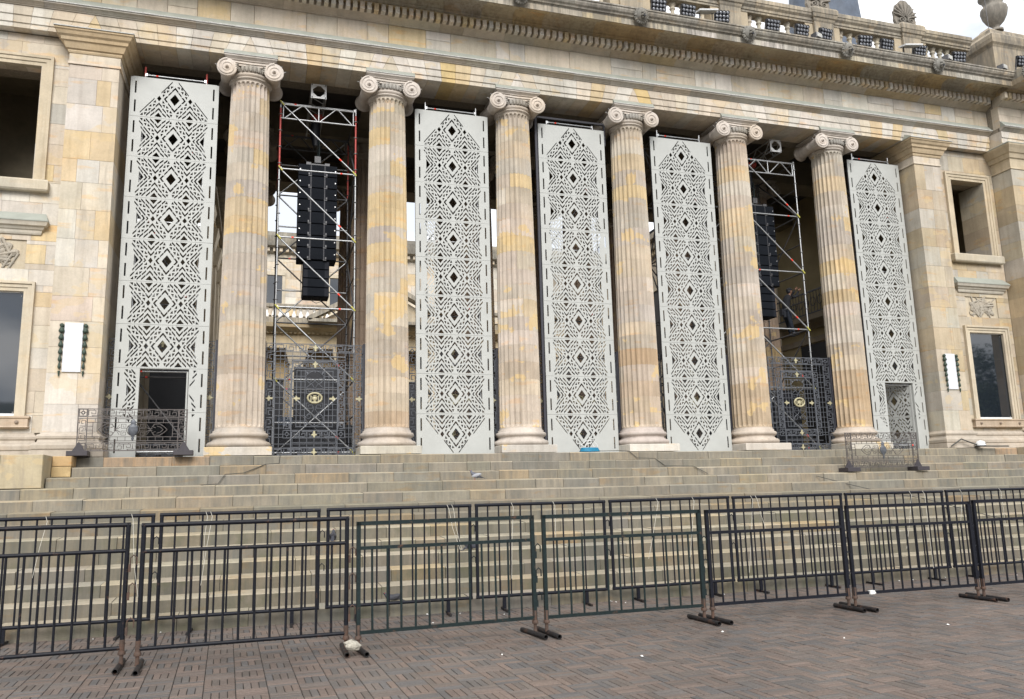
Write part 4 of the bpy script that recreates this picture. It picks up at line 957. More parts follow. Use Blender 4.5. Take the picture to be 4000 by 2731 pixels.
def gate(label, cx, y, leaf=True, hid=False):
    t = thing('iron_gate', label, 'gate', (cx, y, 0), 0, 'wrought iron gates between the columns'); HW, H = 1.31, 3.10; ir = M['iron']
    for s in (-1, 1):
        b = MB(); xa, xb = sorted((s*1.05, s*1.29)); key(b, xa, xb, .03, 2.80, False, unit=.25); obj('key_border', b, ir, t)
        obj('gate_post', MB().box(min(s*1.295, s*1.37), max(s*1.295, s*1.37), -.05, .34, 0, 3.10), M['paneledge'], t)
    b = MB(); key(b, -1.05, 1.05, 2.84, 3.06, True, unit=.25)
    for s in (-1, 1): rosette(b, s*1.17, 2.95, .11)
    obj('key_border', b, ir, t)
    b = MB(); key(b, -1.05, 1.05, .03, .23, True, unit=.25); obj('key_border', b, ir, t)
    b = MB()
    for z in (.34, .52, 2.50, 2.63, 2.72): b.bar((-1.03, 0, z), (-.82 if 2.6 > z > .4 else 1.03, 0, z), .014); b.bar((.82, 0, z), (1.03, 0, z), .014)
    for s in (-1, 1):
        for x in (.92, ): b.bar((s*x, 0, .25), (s*x, 0, 2.82), .014)
        for k in range(12): b.bar((s*.82, 0, .6+k*.165), (s*1.04, 0, .6+k*.165), .013)
    for k in range(9): b.bar((-.8+k*.2, 0, 2.62), (-.8+k*.2, 0, 2.84), .013)
    obj('outer_grid', b, ir, t)
    if leaf:
        l = obj('gate_leaf', MB().box(-.62, -.595, -.02, .02, .02, 2.60).box(.595, .62, -.02, .02, .02, 2.60).box(-.62, .62, -.02, .02, 2.58, 2.61), ir, t)
        b = MB()
        for s in (-1, 1): xa, xb = sorted((s*.63, s*.80)); key(b, xa, xb, .74, 2.38, False, unit=.19)
        obj('key_border', b, ir, l)
        b = MB(); key(b, -.59, .59, 2.39, 2.58, True, unit=.2); key(b, -.59, .59, .50, .70, True, unit=.2)
        for s in (-1, 1): rosette(b, s*.71, 2.48, .10); rosette(b, s*.71, .60, .10)
        obj('key_border', b, ir, l)
        b = MB()
        for k in range(-3, 4): b.bar((k*.19, 0, .02), (k*.19, 0, .5), .014)
        b.bar((-.6, 0, .38), (.6, 0, .38), .014); b.bar((-.6, 0, .25), (.6, 0, .25), .014)
        for x in (.26, .37, .48): b.bar((-x, 0, .78), (-x, 0, 2.34), .015); b.bar((x, 0, .78), (x, 0, 2.34), .015)
        for z in (.80, 2.32): b.bar((-.48, 0, z), (.48, 0, z), .016)
        for z in (.95, 1.10, 1.26, 1.41, 1.72, 1.87, 2.02, 2.17):
            for s in (-1, 1): b.bar((s*.26, 0, z), (s*.59, 0, z), .013)
        obj('leaf_grid', b, ir, l)
        b = MB()
        for s in (-1, 1):
            zc = 1.57
            for sx in (-1, 1):
                pts = [(sx*.03, zc+s*.22), (sx*.02, zc+s*.30), (sx*.07, zc+s*.38), (sx*.16, zc+s*.42), (sx*.235, zc+s*.50), (sx*.235, zc+s*.62), (sx*.12, zc+s*.72), (0, zc+s*.76)]
                b.tube([(x, 0, z) for x, z in pts], .010, 6)
                b.tube([(sx*(.15+(.085-.06*i/14)*math.cos(i*.5)), 0, zc+s*(.48+(.085-.06*i/14)*math.sin(i*.5))) for i in range(15)], .009, 5)
                b.bar((0, 0, zc+s*.48), (sx*.24, 0, zc+s*.28), .012)
                for q0, q1 in (((.05, .13), (.22, .13)), ((.22, .13), (.22, .27)), ((.22, .27), (.05, .27)), ((.05, .27), (.05, .18)), ((.05, .18), (.16, .18)), ((.16, .18), (.16, .23))): b.bar((sx*q0[0], 0, zc+s*q0[1]), (sx*q1[0], 0, zc+s*q1[1]), .012)
                b.add([(sx*.25, -.01, zc+s*.74), (sx*.17, -.01, zc+s*.71), (sx*.20, -.01, zc+s*.65)], [(0, 1, 2)])
            b.ell((0, 0, zc+s*.72), (.022, .02, .035), 8, 5); b.lathe([(.028, -.02), (.028, .02)], 10, (0, 0, zc+s*.50), axis='y')
        obj('scrollwork', b, ir, l)
        b = MB()
        N_ = 30; b.tube([(.185*math.cos(2*PI*k/N_), -.03, 1.575+.135*math.sin(2*PI*k/N_)) for k in range(N_+1)], [.026+.007*(k % 2) for k in range(N_+1)], 7, caps=False)
        b.ell((0, -.03, 1.56), (.075, .03, .065)); b.box(-.05, .05, -.05, -.01, 1.46, 1.485); b.box(-.02, .02, -.045, -.015, 1.48, 1.51); b.ell((0, -.03, 1.63), (.055, .03, .02))
        for s in (-1, 1): b.tube([(s*.06, -.03, 1.60), (s*.115, -.03, 1.62), (s*.11, -.03, 1.68)], .012, 5); b.box(s*.10-.012, s*.10+.012, -.04, -.01, 1.47, 1.64)
        obj('gilded_wreath', b, M['gold'], l)
        for x, z, a in ((0, 2.49, 0), (0, .60, PI), (-.47, 1.56, -PI/2), (.47, 1.56, PI/2), (0, .13, PI)): obj('gilded_palmette', palmette(x, z, a), M['gold'], l)
    for x, z, a in ((0, 2.95, 0), (-1.18, 1.56, -PI/2), (1.18, 1.56, PI/2)): obj('gilded_palmette', palmette(x, z, a), M['gold'], t)
    return t
gl = ['wrought iron gate behind the leftmost white screen, its leaf open', 'complete wrought iron gate with gilded wreath in front of the large speaker scaffold', 'wrought iron gate behind the white screen right of the large speaker scaffold', 'wrought iron gate behind the white screen with the blue hose', 'wrought iron gate behind the fourth white screen from the left', 'complete wrought iron gate with gilded wreath below the climbing worker', 'wrought iron gate behind the rightmost white screen, its leaf open']
for k in range(7): gate(gl[k], k*S+(-.02 if k == 0 else 0), .30 if k != 5 else .18, leaf=k not in (0, 6))
tag(obj('backstage_screen', MB().box(3.40, 4.72, 3.0, 3.1, 0, 2.86).box(2.9, 5.2, 3.2, 3.3, 0, 1.1), M['black0']), 'large black screen standing behind the gate under the left speaker string', 'screen')
tag(obj('backstage_crate', MB().box(2.95, 3.42, 3.3, 3.9, 0, 1.35, .01).box(3.0, 3.3, 3.28, 3.3, .3, .6), M['cloth']), 'dark blue grey covered crate behind the gate, left of the black screen', 'crate')
tag(obj('backstage_drape', MB().box(17.6, 21.4, 2.95, 3.05, 0, 2.35), M['black0']), 'black drape standing behind the gate below the climbing worker', 'drape')
tag(obj('backstage_screen', MB().box(-.7, .75, 3.6, 3.7, 0, 2.9).box(-.6, -.2, 2.9, 3.5, 0, 1.2), M['black0']), 'black backdrop standing inside the doorway of the leftmost screen', 'screen')

# low iron grilles on feet
def grille(label, x0, z0, w, h, y, rz, ov):
    t = thing('iron_grille_barrier', label, 'barrier', (x0, y, z0), rz, 'low iron grilles on box feet'); ir = M['ironb']; B = .12; T = h+B
    b = MB()
    for x in (.01, w-.01, .21, w-.21): b.bar((x, 0, B), (x, 0, T), .016)
    for z in (B+.0, B+.19, B+.235, T-.24, T-.20, T-.01): b.bar((0, 0, z), (w, 0, z), .015)
    obj('frame', b, ir, t)
    for a in ((.22, w-.22, B+.01, B+.185, True), (.22, w-.22, T-.195, T-.015, True), (.02, .20, B+.24, T-.25, False), (w-.20, w-.02, B+.24, T-.25, False)):
        b = MB(); key(b, *a, w=.013, unit=.19); obj('key_border', b, ir, t)
    b = MB()
    for x in (.11, w-.11):
        for z in (B+.10, T-.10): rosette(b, x, z, .08)
    for k in range(1, 12):
        x = .21+(w-.42)*k/12
        b.bar((x, 0, B+.235), (x, 0, B+.33), .011); b.bar((x, 0, T-.33), (x, 0, T-.24), .011)
    for z in (B+.33, T-.33): b.bar((.21, 0, z), (w-.21, 0, z), .014)
    for x in (.33, w-.33): b.bar((x, 0, B+.33), (x, 0, T-.33), .014)
    for k in range(4):
        z = B+.4+k*.09
        for x in (.21, w-.33): b.bar((x, 0, z), (x+.12, 0, z), .011)
    obj('corner_rosettes', b, ir, t)
    b = MB(); zc = (B+T)/2; cx = w/2
    for s in (-1, 1):
        for sz in (-1, 1):
            b.tube([(cx+s*(.75-0), 0, zc), (cx+s*.68, 0, zc+sz*.07), (cx+s*.58, 0, zc+sz*.14), (cx+s*.46, 0, zc+sz*.13), (cx+s*.43, 0, zc+sz*.07), (cx+s*.49, 0, zc+sz*.045)], .010, 5)
            b.tube([(cx+s*.66, 0, zc), (cx+s*.60, 0, zc+sz*.06), (cx+s*.52, 0, zc+sz*.085)], .008, 5)
            b.bar((cx+s*.46, 0, zc+sz*.14), (cx+s*.30, 0, zc-sz*.12), .010) if sz > 0 else b.bar((cx+s*.46, 0, zc+sz*.14), (cx+s*.30, 0, zc-sz*.12), .010)
            b.tube([(cx+s*.42, 0, zc+sz*.02), (cx+s*.34, 0, zc+sz*.02), (cx+s*.28, 0, zc+sz*.06)], .008, 5)
            for q0, q1 in (((.14, .03), (.26, .03)), ((.26, .03), (.26, .13)), ((.26, .13), (.16, .13)), ((.16, .13), (.16, .06)), ((.16, .06), (.22, .06)), ((.22, .06), (.22, .10))): b.bar((cx+s*q0[0], 0, zc+sz*q0[1]), (cx+s*q1[0], 0, zc+sz*q1[1]), .010)
    b.tube([(cx+.14*math.cos(2*PI*k/20), 0, zc+.14*math.sin(2*PI*k/20)) for k in range(21)], .009, 5, caps=False)
    obj('scrollwork', b, ir, t)
    v = MB().lathe([(.01, -.26), (.035, -.22), (.02, -.17), (.05, -.14), (.10, -.08), (.115, 0), (.10, .05), (.11, .07), (.06, .10), (.05, .14), (.07, .18), (.03, .22), (.01, .25)], 14, (cx, -.0, zc))
    v.v = [(x, y_*.35-.03, z) for x, y_, z in v.v]
    obj('urn_medallion', v, M['iron'], t)
    for x in (.06, w-.06):
        f = obj('box_foot', MB().box(x-.22, x+.22, -.22, .20, 0, B-.005, .008), M['boxfoot'], t)
        obj('gusset', MB().poly([(x-.14, B-.005), (x+.14, B-.005), (x+.0, B+.22)], -.02, .02), M['boxfoot'], f)
grille('low iron grille on box feet before the left doorway at the top of the steps', -1.64, .0, 2.40, 1.0, -1.05, .03, 0)
grille('low iron grille on box feet three steps down below the rightmost screen', 18.86, -3*R_, 2.58, 1.02, -2.3, -.015, 0)

# plaques and garlands
def plaque(label, cx, txt):
    y = -.612; t = obj('marble_plaque', MB().box(cx-.205, cx+.205, y-.022, y, 2.04 if cx < 0 else 1.98, 3.25 if cx < 0 else 3.20, .006), M['plaque']); tag(t, label, 'plaque', 'marble plaques on the end pilasters')
    top = 3.22 if cx < 0 else 3.17
    for s in (-1, 1):
        b = MB(); xx = cx+s*.26; b.lathe([(.05, 0), (.05, -.05), (.02, -.07)], 12, (xx, y, top-.04), axis='y')
        for k in range(6):
            z = top-.14-k*.175; r = .065-.006*k
            b.lathe([(.015, .07), (r*.5, .05), (r, -.02), (r*1.05, -.06), (.02, -.09)], 9, (xx, y-.03, z))
        b.lathe([(.03, .03), (.01, -.1)], 8, (xx, y-.03, top-1.19)); obj('bronze_garland', b, M['verdigris'], t)
    if txt:
        b = MB(); b.poly([(cx-.10, 2.98), (cx, 3.06), (cx+.10, 2.98), (cx+.085, 2.98), (cx, 3.045), (cx-.085, 2.98)], y-.026, y-.02)
        for k in range(9): z = 2.90-k*.085; hw = .15*random.Random(k).uniform(.6, 1); b.box(cx-hw, cx+hw, y-.0245, y-.021, z, z+.012)
        obj('worn_engraving', b, plain('engraved grey', (.58, .60, .63), .6), t)
plaque('white marble plaque with bronze garlands on the left pilaster', -1.935, False); plaque('engraved white marble plaque with bronze garlands on the right pilaster', 24.88, True)
# ------------------------------------------------------------------ floodlights on the cornice
def flood_parts(t):
    obj('housing', MB().box(-.235, .235, 0, .10, -.19, .19, .01).box(-.12, .12, .10, .2, -.1, .1), M['black0'], t)
    obj('bracket', MB().box(-.25, -.235, -.0, .06, -.30, .05).box(.235, .25, 0, .06, -.30, .05).box(-.25, .25, .0, .06, -.31, -.29), M['dsteel'], t)
ring_m = MB().lathe([(.052, 0), (.060, -.03), (.062, -.07), (.052, -.075), (.046, -.06)], 14, axis='y').mesh('lamp', M['black0']); lens_m = MB().lathe([(.045, -.058), (.03, -.066), (.008, -.07)], 14, axis='y').mesh('lens', M['lens'])
FL = [('top left of the row, half cut by the frame edge', 13.95), ('in front of balusters, left of the small white lamp', 14.98), ('on the pedestal above the middle of the right half', 16.19), ('in front of balusters, left of the sheeted tower', 18.08), ('standing just left of the pedestal under the sheeted tower', 19.21), ('on the pedestal under the sheeted tower', 20.14),
      ('between two thin balusters right of the sheeted tower', 21.75), ('just left of the last leaf ornament pedestal', 22.65), ('partly hidden by the flat white lamp near the last leaf ornament', 24.04), ('left of the recessed corner below the big urn', 25.78), ('on the projecting corner pedestal below the big urn', 28.3)]
fp = None
for s_, x in FL:
    y = -1.72 if x < 28 else -2.1
    lab = 'black twelve lamp floodlight ' + s_
    if fp is None:
        fp = thing('floodlight', lab, 'floodlight', (x, y, 13.72), 0, 'floodlights along the cornice'); flood_parts(fp)
        for i in range(4):
            for j in range(3):
                l = link('lamp', ring_m, fp, (-.174+.116*i, 0, -.118+.118*j)); link('lens', lens_m, l)
        f = fp
    else: f = copy_tree(fp); f['label'] = lab; f.location = (x, y, 13.72)
    f.rotation_euler = (.28, 0, rnd.uniform(-.18, .1))
for x, z, lab in ((15.55, 13.66, 'flat white lamp panel lying on the cornice between two floodlights'), (23.5, 13.68, 'flat white lamp panel on the cornice by the last leaf ornament')):
    t = thing('panel_light', lab, 'lamp', (x, -1.85, z), -.25, 'flat white lamps on the cornice')
    o = obj('case', MB().box(-.30, .30, -.28, .22, .02, .07, .01), M['white'], t); o.rotation_euler.x = .35
    o = obj('lens_plate', MB().box(-.27, .27, -.26, .2, .005, .02), M['rawedge'], t); o.rotation_euler.x = .35
    obj('stand', MB().bar((-.2, .1, -.28), (-.2, .05, .1), .03).bar((.2, .1, -.28), (.2, .05, .1), .03).bar((-.25, .1, -.28), (.25, .1, -.28), .04), M['dsteel'], t)
for x, lab in ((19.78, 'small grey box lamp left of the floodlight under the sheeted tower'), (25.25, 'small grey box lamp in front of the last balusters'), (27.75, 'small dark box lamp at the corner pedestal')):
    t = thing('box_lamp', lab, 'lamp', (x, -1.7, 13.42), .3, 'small box lamps on the cornice'); obj('case', MB().box(-.14, .14, -.12, .12, .08, .26, .02), M['dsteel'], t); obj('front', MB().box(-.12, .12, -.13, -.121, .1, .24), M['rawedge'], t); obj('foot', MB().box(-.1, .1, -.03, .03, 0, .08), M['dsteel'], t)

# ------------------------------------------------------------------ barricades
def near_barrier(label, xl, xr, y, h, paint, rnd_tube, rl):
    w = xr-xl; t = thing('crowd_barrier', label, 'barrier', ((xl), y[0], GZ), math.atan2(y[1]-y[0], w), 'near row of crowd barriers on the brick plaza')
    pw = .062 if rnd_tube else .055; m = M[paint]
    def mk(a, b_, wd): return MB().tube([a, b_], wd/2, 10) if rnd_tube else MB().bar(a, b_, wd)
    for x in (0, w):
        p = obj('post', mk((x, 0, .20), (x, 0, h), pw), m, t)
        obj('rusty_leg', MB().tube([(x, 0, .05), (x, 0, .14), (x, 0, .22), (x, 0, .36)], [.030, .024, .033, .034], 10).lathe([(.045, 0), (.05, .02), (.04, .05)], 10, (x, 0, .17)), M['rusty'], p)
        L0 = rl.uniform(.40, .50); f = obj('foot', MB().pipe((x+(.03 if x == 0 else -.03), -L0, .037), (x+(.03 if x == 0 else -.03)+rl.uniform(-.03, .03), L0*.9, .037), .036, .028), M['footpipe'], t)
    obj('top_rail', mk((-pw/2, 0, h-pw/2+.004), (w+pw/2, 0, h-pw/2+.004), pw), m, t)
    obj('mid_rail', mk((0, 0, h-.365), (w, 0, h-.365), pw*.85), m, t); obj('bottom_rail', mk((0, 0, .255), (w, 0, .255), pw*.85), m, t)
    bm0 = MB().tube([(0, 0, .27), (0, 0, h-.38)], .0165, 8).mesh('bar', M[paint])
    for k in range(12):
        o = link('bar', bm0, t, (w*(k+1)/13+rl.gauss(0, .003), 0, 0)); o.rotation_euler.y = rl.gauss(0, .003)
    hk = MB()
    for z in (h-.50, h-.86, .55) if True else ():
        hk.tube([(w+.02, -.0, z-.10), (w+.045, 0, z-.06), (w+.045, 0, z+.04), (w+.085, 0, z+.075), (w+.125, 0, z+.04), (w+.125, 0, z-.05)], .010, 6); hk.box(w+.025, w+.055, -.025, .025, z-.14, z-.04)
    obj('hooks', hk, M['rusty'] if rnd_tube else m, t)
    t.rotation_euler.x = rl.gauss(0, .006); return t
rl = random.Random(9)
NB = [('leftmost near crowd barrier, cut by the left edge of the frame', -1.78, .80, (-10.25, -10.12), 1.85, 'black', True),
      ('near crowd barrier of rusty black round tube, second from the left', 1.01, 3.65, (-10.30, -10.27), 1.84, 'black', True),
      ('dark green near crowd barrier with the white stone at its left foot', 3.81, 6.47, (-10.34, -10.15), 1.76, 'green', False),
      ('near crowd barrier of dark green tube, fourth from the left', 6.63, 9.32, (-10.19, -10.17), 1.76, 'green', False),
      ('near crowd barrier fifth from the left, its posts leaning slightly', 9.48, 12.13, (-10.16, -10.14), 1.75, 'bluep', False),
      ('near crowd barrier sixth from the left with a white scrap on its bottom rail', 12.29, 14.93, (-10.11, -10.16), 1.74, 'bluep', False),
      ('rightmost near crowd barrier, cut by the right edge of the frame', 15.06, 17.70, (-10.16, -10.1), 1.76, 'bluep', False)]
for a in NB: near_barrier(*a, rl)
def far_barrier(label, xl, xr, y, zl, zr):
    w = xr-xl; h = 1.90; t = thing('crowd_barrier', label, 'barrier', (xl, y, GZ), 0, 'far row of crowd barriers against the steps'); m = M['bluep']
    fr = MB().tube([(0, 0, .27), (0, 0, h), ], .03, 10).tube([(w, 0, .27), (w, 0, h)], .03, 10)
    obj('post', MB().tube([(0, 0, .25), (0, 0, h+.0)], .03, 10), m, t); obj('post', MB().tube([(w, 0, .25), (w, 0, h)], .03, 10), m, t)
    obj('top_rail', MB().tube([(-.03, 0, h), (w+.03, 0, h)], .031, 10), m, t); obj('bottom_rail', MB().tube([(-.03, 0, .26), (w+.03, 0, .26)], .030, 10), m, t)
    b0 = MB().tube([(0, 0, .27), (0, 0, h-.01)], .0155, 8).mesh('bar', m)
    for k in range(11): link('bar', b0, t, (w*(k+1)/12+rl.gauss(0, .003), 0, 0))
    for x in (.50, w-.42):
        l = obj('leg', MB().box(x-.03, x+.03, -.02, .02, .0, .25), m, t); obj('foot', MB().bar((x-.02, -.28, .02), (x+.02, .26, .02), .04), M['footpipe'], l)
    hk = MB()
    for z in (h-.42, .92): hk.tube([(w+.005, -.0, z-.10), (w+.025, 0, z+.04), (w+.065, 0, z+.075), (w+.10, 0, z+.04), (w+.10, 0, z-.05)], .010, 6)
    obj('hooks', hk, m, t)
    tb = MB()
    for k in range(2):
        x = rl.uniform(.3, w-.3); dx = rl.uniform(-.25, .3); z1 = rl.uniform(.25, 1.2)
        tb.tube([(x, -.035, h+.03), (x+.03, -.06, h-.05), (x+dx*.4, -.07, (h+z1)/2), (x+dx, -.05, z1)], .0045, 4)
    obj('plastic_tie', tb, M['tie'], t)
    t.rotation_euler.y = rl.gauss(0, .002); return t
k_ = 14.80/12.98
FB = [(-1.75, .80), (.93, 3.46), (3.62, 6.17), (6.30, 8.85), (9.00, 11.61), (11.74, 14.37), (14.50, 17.08), (17.22, 19.8)]
FLB = ['cut by the left edge of the frame', 'second from the left, a pigeon behind its right end', 'third from the left, a pigeon resting behind it', 'fourth from the left', 'fifth from the left, with pale plastic ties', 'sixth from the left, below the fourth screen', 'seventh from the left, below the low iron grille', 'rightmost, cut by the right edge']
for (a, b_), l in zip(FB, FLB): far_barrier('far crowd barrier, '+l, a, b_, -7.42, 0, 0)

# ------------------------------------------------------------------ small things
def pigeon(label, loc, rz, body='pigeon', lying=False, away=False):
    t = thing('pigeon', label, 'pigeon', loc, rz, 'pigeons on the steps'); k = 1.0
    me = bpy.data.meshes.new('body'); b = bmesh.new()
    # one skinned surface: tail, back, breast, neck, head, bill
    P = [(-.20, 0, .055 if not lying else .05), (-.12, 0, .085), (-.03, 0, .12), (.05, 0, .15), (.085, 0, .20), (.10, 0, .245), (.128, 0, .242)] if not lying else [(-.20, 0, .04), (-.11, 0, .06), (-.02, 0, .075), (.06, 0, .085), (.10, 0, .12), (.12, 0, .15), (.15, 0, .147)]
    R = [.014, .035, .062, .060, .034, .028, .010]
    vs = [b.verts.new(p) for p in P]
    for u, v in zip(vs, vs[1:]): b.edges.new((u, v))
    b.to_mesh(me); b.free(); o = link('body', me, t); s = o.modifiers.new('s', 'SKIN'); o.modifiers.new('d', 'SUBSURF').levels = 2; o.modifiers['d'].render_levels = 2
    for sv, r in zip(me.skin_vertices[0].data, R): sv.radius = (r, r*.95)
    me.skin_vertices[0].data[2].use_root = True; me.materials.append(M[body])
    for m_ in o.modifiers: pass
    s.use_smooth_shade = True
    zb = .11 if not lying else .07
    for sy in (-1, 1): obj('wing', MB().ell((-.045, sy*.052, zb+.012), (.12, .018, .042), 12, 8, Matrix.Rotation(.28, 3, 'Y')), M['pigeonwing' if body == 'pigeon' else body], t)
    obj('tail', MB().add([(-.12, -.03, zb-.0), (-.12, .03, zb), (-.27, .035, zb-.07), (-.27, -.035, zb-.07), (-.12, -.03, zb-.02), (-.12, .03, zb-.02), (-.27, .035, zb-.078), (-.27, -.035, zb-.078)], [(0, 1, 2, 3), (7, 6, 5, 4), (0, 4, 5, 1), (1, 5, 6, 2), (2, 6, 7, 3), (3, 7, 4, 0)]), M['pigeondark'], t)
    hd = P[5]; obj('bill', MB().tube([(hd[0]+.02, 0, hd[2]), (hd[0]+.05, 0, hd[2]-.008)], [.008, .003], 6), M['black0'], t)
    for sy in (-1, 1): obj('eye', MB().ell((hd[0]+.006, sy*.024, hd[2]+.006), (.005, .004, .005), 6, 4), M['redtape'], t)
    if not lying:
        for sy in (-1, 1): obj('leg', MB().tube([(.0, sy*.025, .08), (.005, sy*.025, .004)], .005, 5).bar((-.02, sy*.025, .004), (.035, sy*.025, .004), .006), M['pink'], t)
    return t
def sy_(k): return -.9-k*T_
pigeon('grey pigeon with pale wings standing on an upper step near the middle', (7.62, sy_(3)+.16, -3*R_-.02), PI*.86)
pigeon('dark pigeon seen from behind through the barriers on the left', (3.93, sy_(8)+.18, -8*R_-.02), PI*.45, 'pigeondark')
pigeon('black pigeon resting low on the second lowest step', (4.80, sy_(12)+.22, -12*R_-.02), PI*.95, 'pigeondark', True)
pigeon('dark pigeon half hidden behind a barrier rail on the middle steps', (6.72, sy_(9)+.18, -9*R_-.02), .2, 'pigeondark', True)
t = thing('hard_hat', 'white hard hat lying on the top step by the right pilaster', 'helmet', (25.35, -.98, 0), .4)
obj('shell', MB().lathe([(.155, .05), (.158, .09), (.148, .14), (.12, .185), (.07, .215), (.005, .225)], 22), M['white'], t)
obj('brim', MB().lathe([(.13, .045), (.165, .03), (.175, .04), (.158, .06)], 22), M['black0'], t); obj('ridge', MB().tube([(-.14, 0, .12), (-.08, 0, .195), (0, 0, .225), (.08, 0, .195), (.14, 0, .12)], .012, 6), M['white'], t); obj('badge', MB().box(-.02, .02, -.162, -.15, .10, .13), M['black0'], t)
tag(obj('cable', MB().tube([(24.2, -.9, .05), (24.6, -.95, .28), (25.0, -.95, .15), (25.35, -1.0, .04), (25.9, -1.05, .03), (26.3, -1.2, .02)], .022, 8), M['cable']), 'thick black cable running behind the white hard hat', 'cable')
tag(obj('cable', MB().tube([(26.7, -2.25, .0), (27.0, -2.26, .02), (27.6, -2.26, .01), (28.4, -2.3, .0)], .018, 6), M['cable']), 'short black cable lying on the podium block at the right edge', 'cable')
t = thing('hose_coil', 'coil of bright blue hose on the top step before the third white screen', 'hose', (11.55, -.42, 0), 0)
b = MB()
for k in range(5): b.tube([((.30-.012*k)*math.cos(i*PI/12+k)*1.0, (.17-.01*k)*math.sin(i*PI/12+k), .03+.022*k) for i in range(25)], .015, 6, caps=False)
obj('coil', b, M['blue'], t); obj('wire_hoop', MB().tube([(-.24, 0, .05), (-.25, 0, .22), (-.1, 0, .33), (.12, 0, .34), (.25, 0, .2), (.25, 0, .05)], .007, 5).tube([(-.2, -.05, .05), (-.12, -.05, .24), (.05, -.05, .27), (.18, -.05, .05)], .006, 5), M['white'], t)
tag(obj('hose', MB().tube([(11.75, -.45, .03), (12.3, -.8, .02), (12.55, -.92, 0.0), (12.8, -.93, -.2), (13.1, -1.43, -.24), (13.4, -1.45, -.45), (14.0, -1.97, -.49), (14.4, -2.0, -.70)], .009, 5), M['cable']), 'thin dark line trailing from the blue hose down the steps', 'cable')
tag(obj('cable', MB().tube([(2.92, -.7, .04), (2.95, -.93, .0), (2.93, -.94, -.22), (2.6, -1.44, -.26), (2.1, -1.47, -.46), (1.7, -1.97, -.5), (1.55, -1.99, -.72), (1.2, -2.3, -.74)], .009, 6), M['cable']), 'black cable dropping down the upper steps beside the second plinth', 'cable')
tag(obj('cable', MB().tube([(17.6, sy_(3)-.02, -3*R_-.1), (18.2, sy_(4)-.02, -4*R_-.1), (18.9, sy_(5)-.02, -5*R_-.1), (19.8, sy_(6)-.02, -6*R_-.05), (20.8, sy_(8)-.02, -8*R_-.02), (21.6, sy_(9), -9*R_)], .010, 5), M['cable']), 'thin cable sagging down the steps under the right low grille', 'cable')
b = MB(); b.ell((0, 0, .0), (.13, .085, .07), 9, 6)
rs = random.Random(4); b.v = [(x*rs.uniform(.82, 1.12), y*rs.uniform(.85, 1.1), z*rs.uniform(.85, 1.12)) for x, y, z in b.v]
b.sm = [False]*len(b.sm); o = obj('stone_lump', b, M['whitestone'], None, (3.70, -10.66, GZ+.148)); o.rotation_euler = (.1, .35, .3); tag(o, 'pale broken stone lump resting on the barrier feet', 'stone')
for k in range(26):
    if k < 17: x, y = rs.uniform(-.5, 19), -7.2-abs(rs.gauss(0, .22))
    else: x, y = rs.uniform(1, 15), rs.uniform(-13, -7.6)
    s = rs.uniform(.01, .022); b = MB().add([(-s, -s*.6, .003), (s*.8, -s, .004), (s, s*.7, .012), (-s*.7, s, .006), (0, 0, .022)], [(0, 1, 4), (1, 2, 4), (2, 3, 4), (3, 0, 4)])
    o = obj('paper_scrap', b, M['litter'], None, (x, y, GZ), rs.uniform(0, 6)); tag(o, 'tiny white paper scrap lying at the foot of the steps' if k < 17 else 'tiny white paper scrap lying on the open brick paving', 'litter', 'scraps at the foot of the steps' if k < 17 else 'scraps on the open paving')
o = obj('paper_scrap', MB().box(-.05, .05, -.032, .032, -.03, .03).add([(-.06, -.034, .0), (.03, -.036, .04), (.07, -.034, -.02)], [(0, 1, 2)]), M['litter'], None, (12.62, -10.14, GZ+.26)); tag(o, 'white paper scrap stuck on the bottom rail of the sixth near barrier', 'litter')

# ------------------------------------------------------------------ climbing worker
def skin_obj(name, P, E, R, mat, par, root=0, lv=2):
    me = bpy.data.meshes.new(name); b = bmesh.new(); vs = [b.verts.new(p) for p in P]
    for i, j in E: b.edges.new((vs[i], vs[j]))
    b.to_mesh(me); b.free(); o = link(name, me, par); s = o.modifiers.new('skin', 'SKIN'); s.use_smooth_shade = True; d = o.modifiers.new('sub', 'SUBSURF'); d.levels = lv; d.render_levels = lv
    for i, r in enumerate(R): me.skin_vertices[0].data[i].radius = (r, r) if not isinstance(r, tuple) else r
    me.skin_vertices[0].data[root].use_root = True; me.materials.append(mat); return o
wk = thing('person', 'worker in black cap, shirt and tool belt and dark jeans climbing the right scaffold', 'person', (20.12, 1.72, 4.14))
# local: x right, y depth, z up; weight back on the left, right arm reaching up to the post
P = [(.12, 0, .86), (.10, 0, 1.02), (.12, .0, 1.22), (.20, 0, 1.40), (.27, 0, 1.47),                       # pelvis..neck
     (.10, .11, .84), (.20, .14, .50), (.30, .16, .12), (.12, -.11, .84), (.14, -.14, .47), (.22, -.16, .10)]
E = [(0, 1), (1, 2), (2, 3), (3, 4), (0, 5), (5, 6), (6, 7), (0, 8), (8, 9), (9, 10)]
skin_obj('body', P[:5], [(0, 1), (1, 2), (2, 3), (3, 4)], [(.16, .13), (.135, .115), (.17, .13), (.19, .13), .065], M['cloth_black'], wk)
skin_obj('jeans', [(.12, 0, .90), (.10, .10, .82), (.21, .13, .48), (.30, .15, .10), (.13, -.10, .82), (.13, -.14, .46), (.22, -.15, .08)], [(0, 1), (1, 2), (2, 3), (0, 4), (4, 5), (5, 6)], [(.165, .135), .105, .078, .056, .105, .078, .056], M['jeans'], wk)
skin_obj('arm', [(.24, -.17, 1.36), (.42, -.20, 1.38), (.58, -.12, 1.60), ], [(0, 1), (1, 2)], [.07, .055, .04], M['cloth_black'], wk)
skin_obj('arm', [(.22, .17, 1.36), (.40, .20, 1.42), (.60, .10, 1.68)], [(0, 1), (1, 2)], [.07, .055, .04], M['cloth_black'], wk)
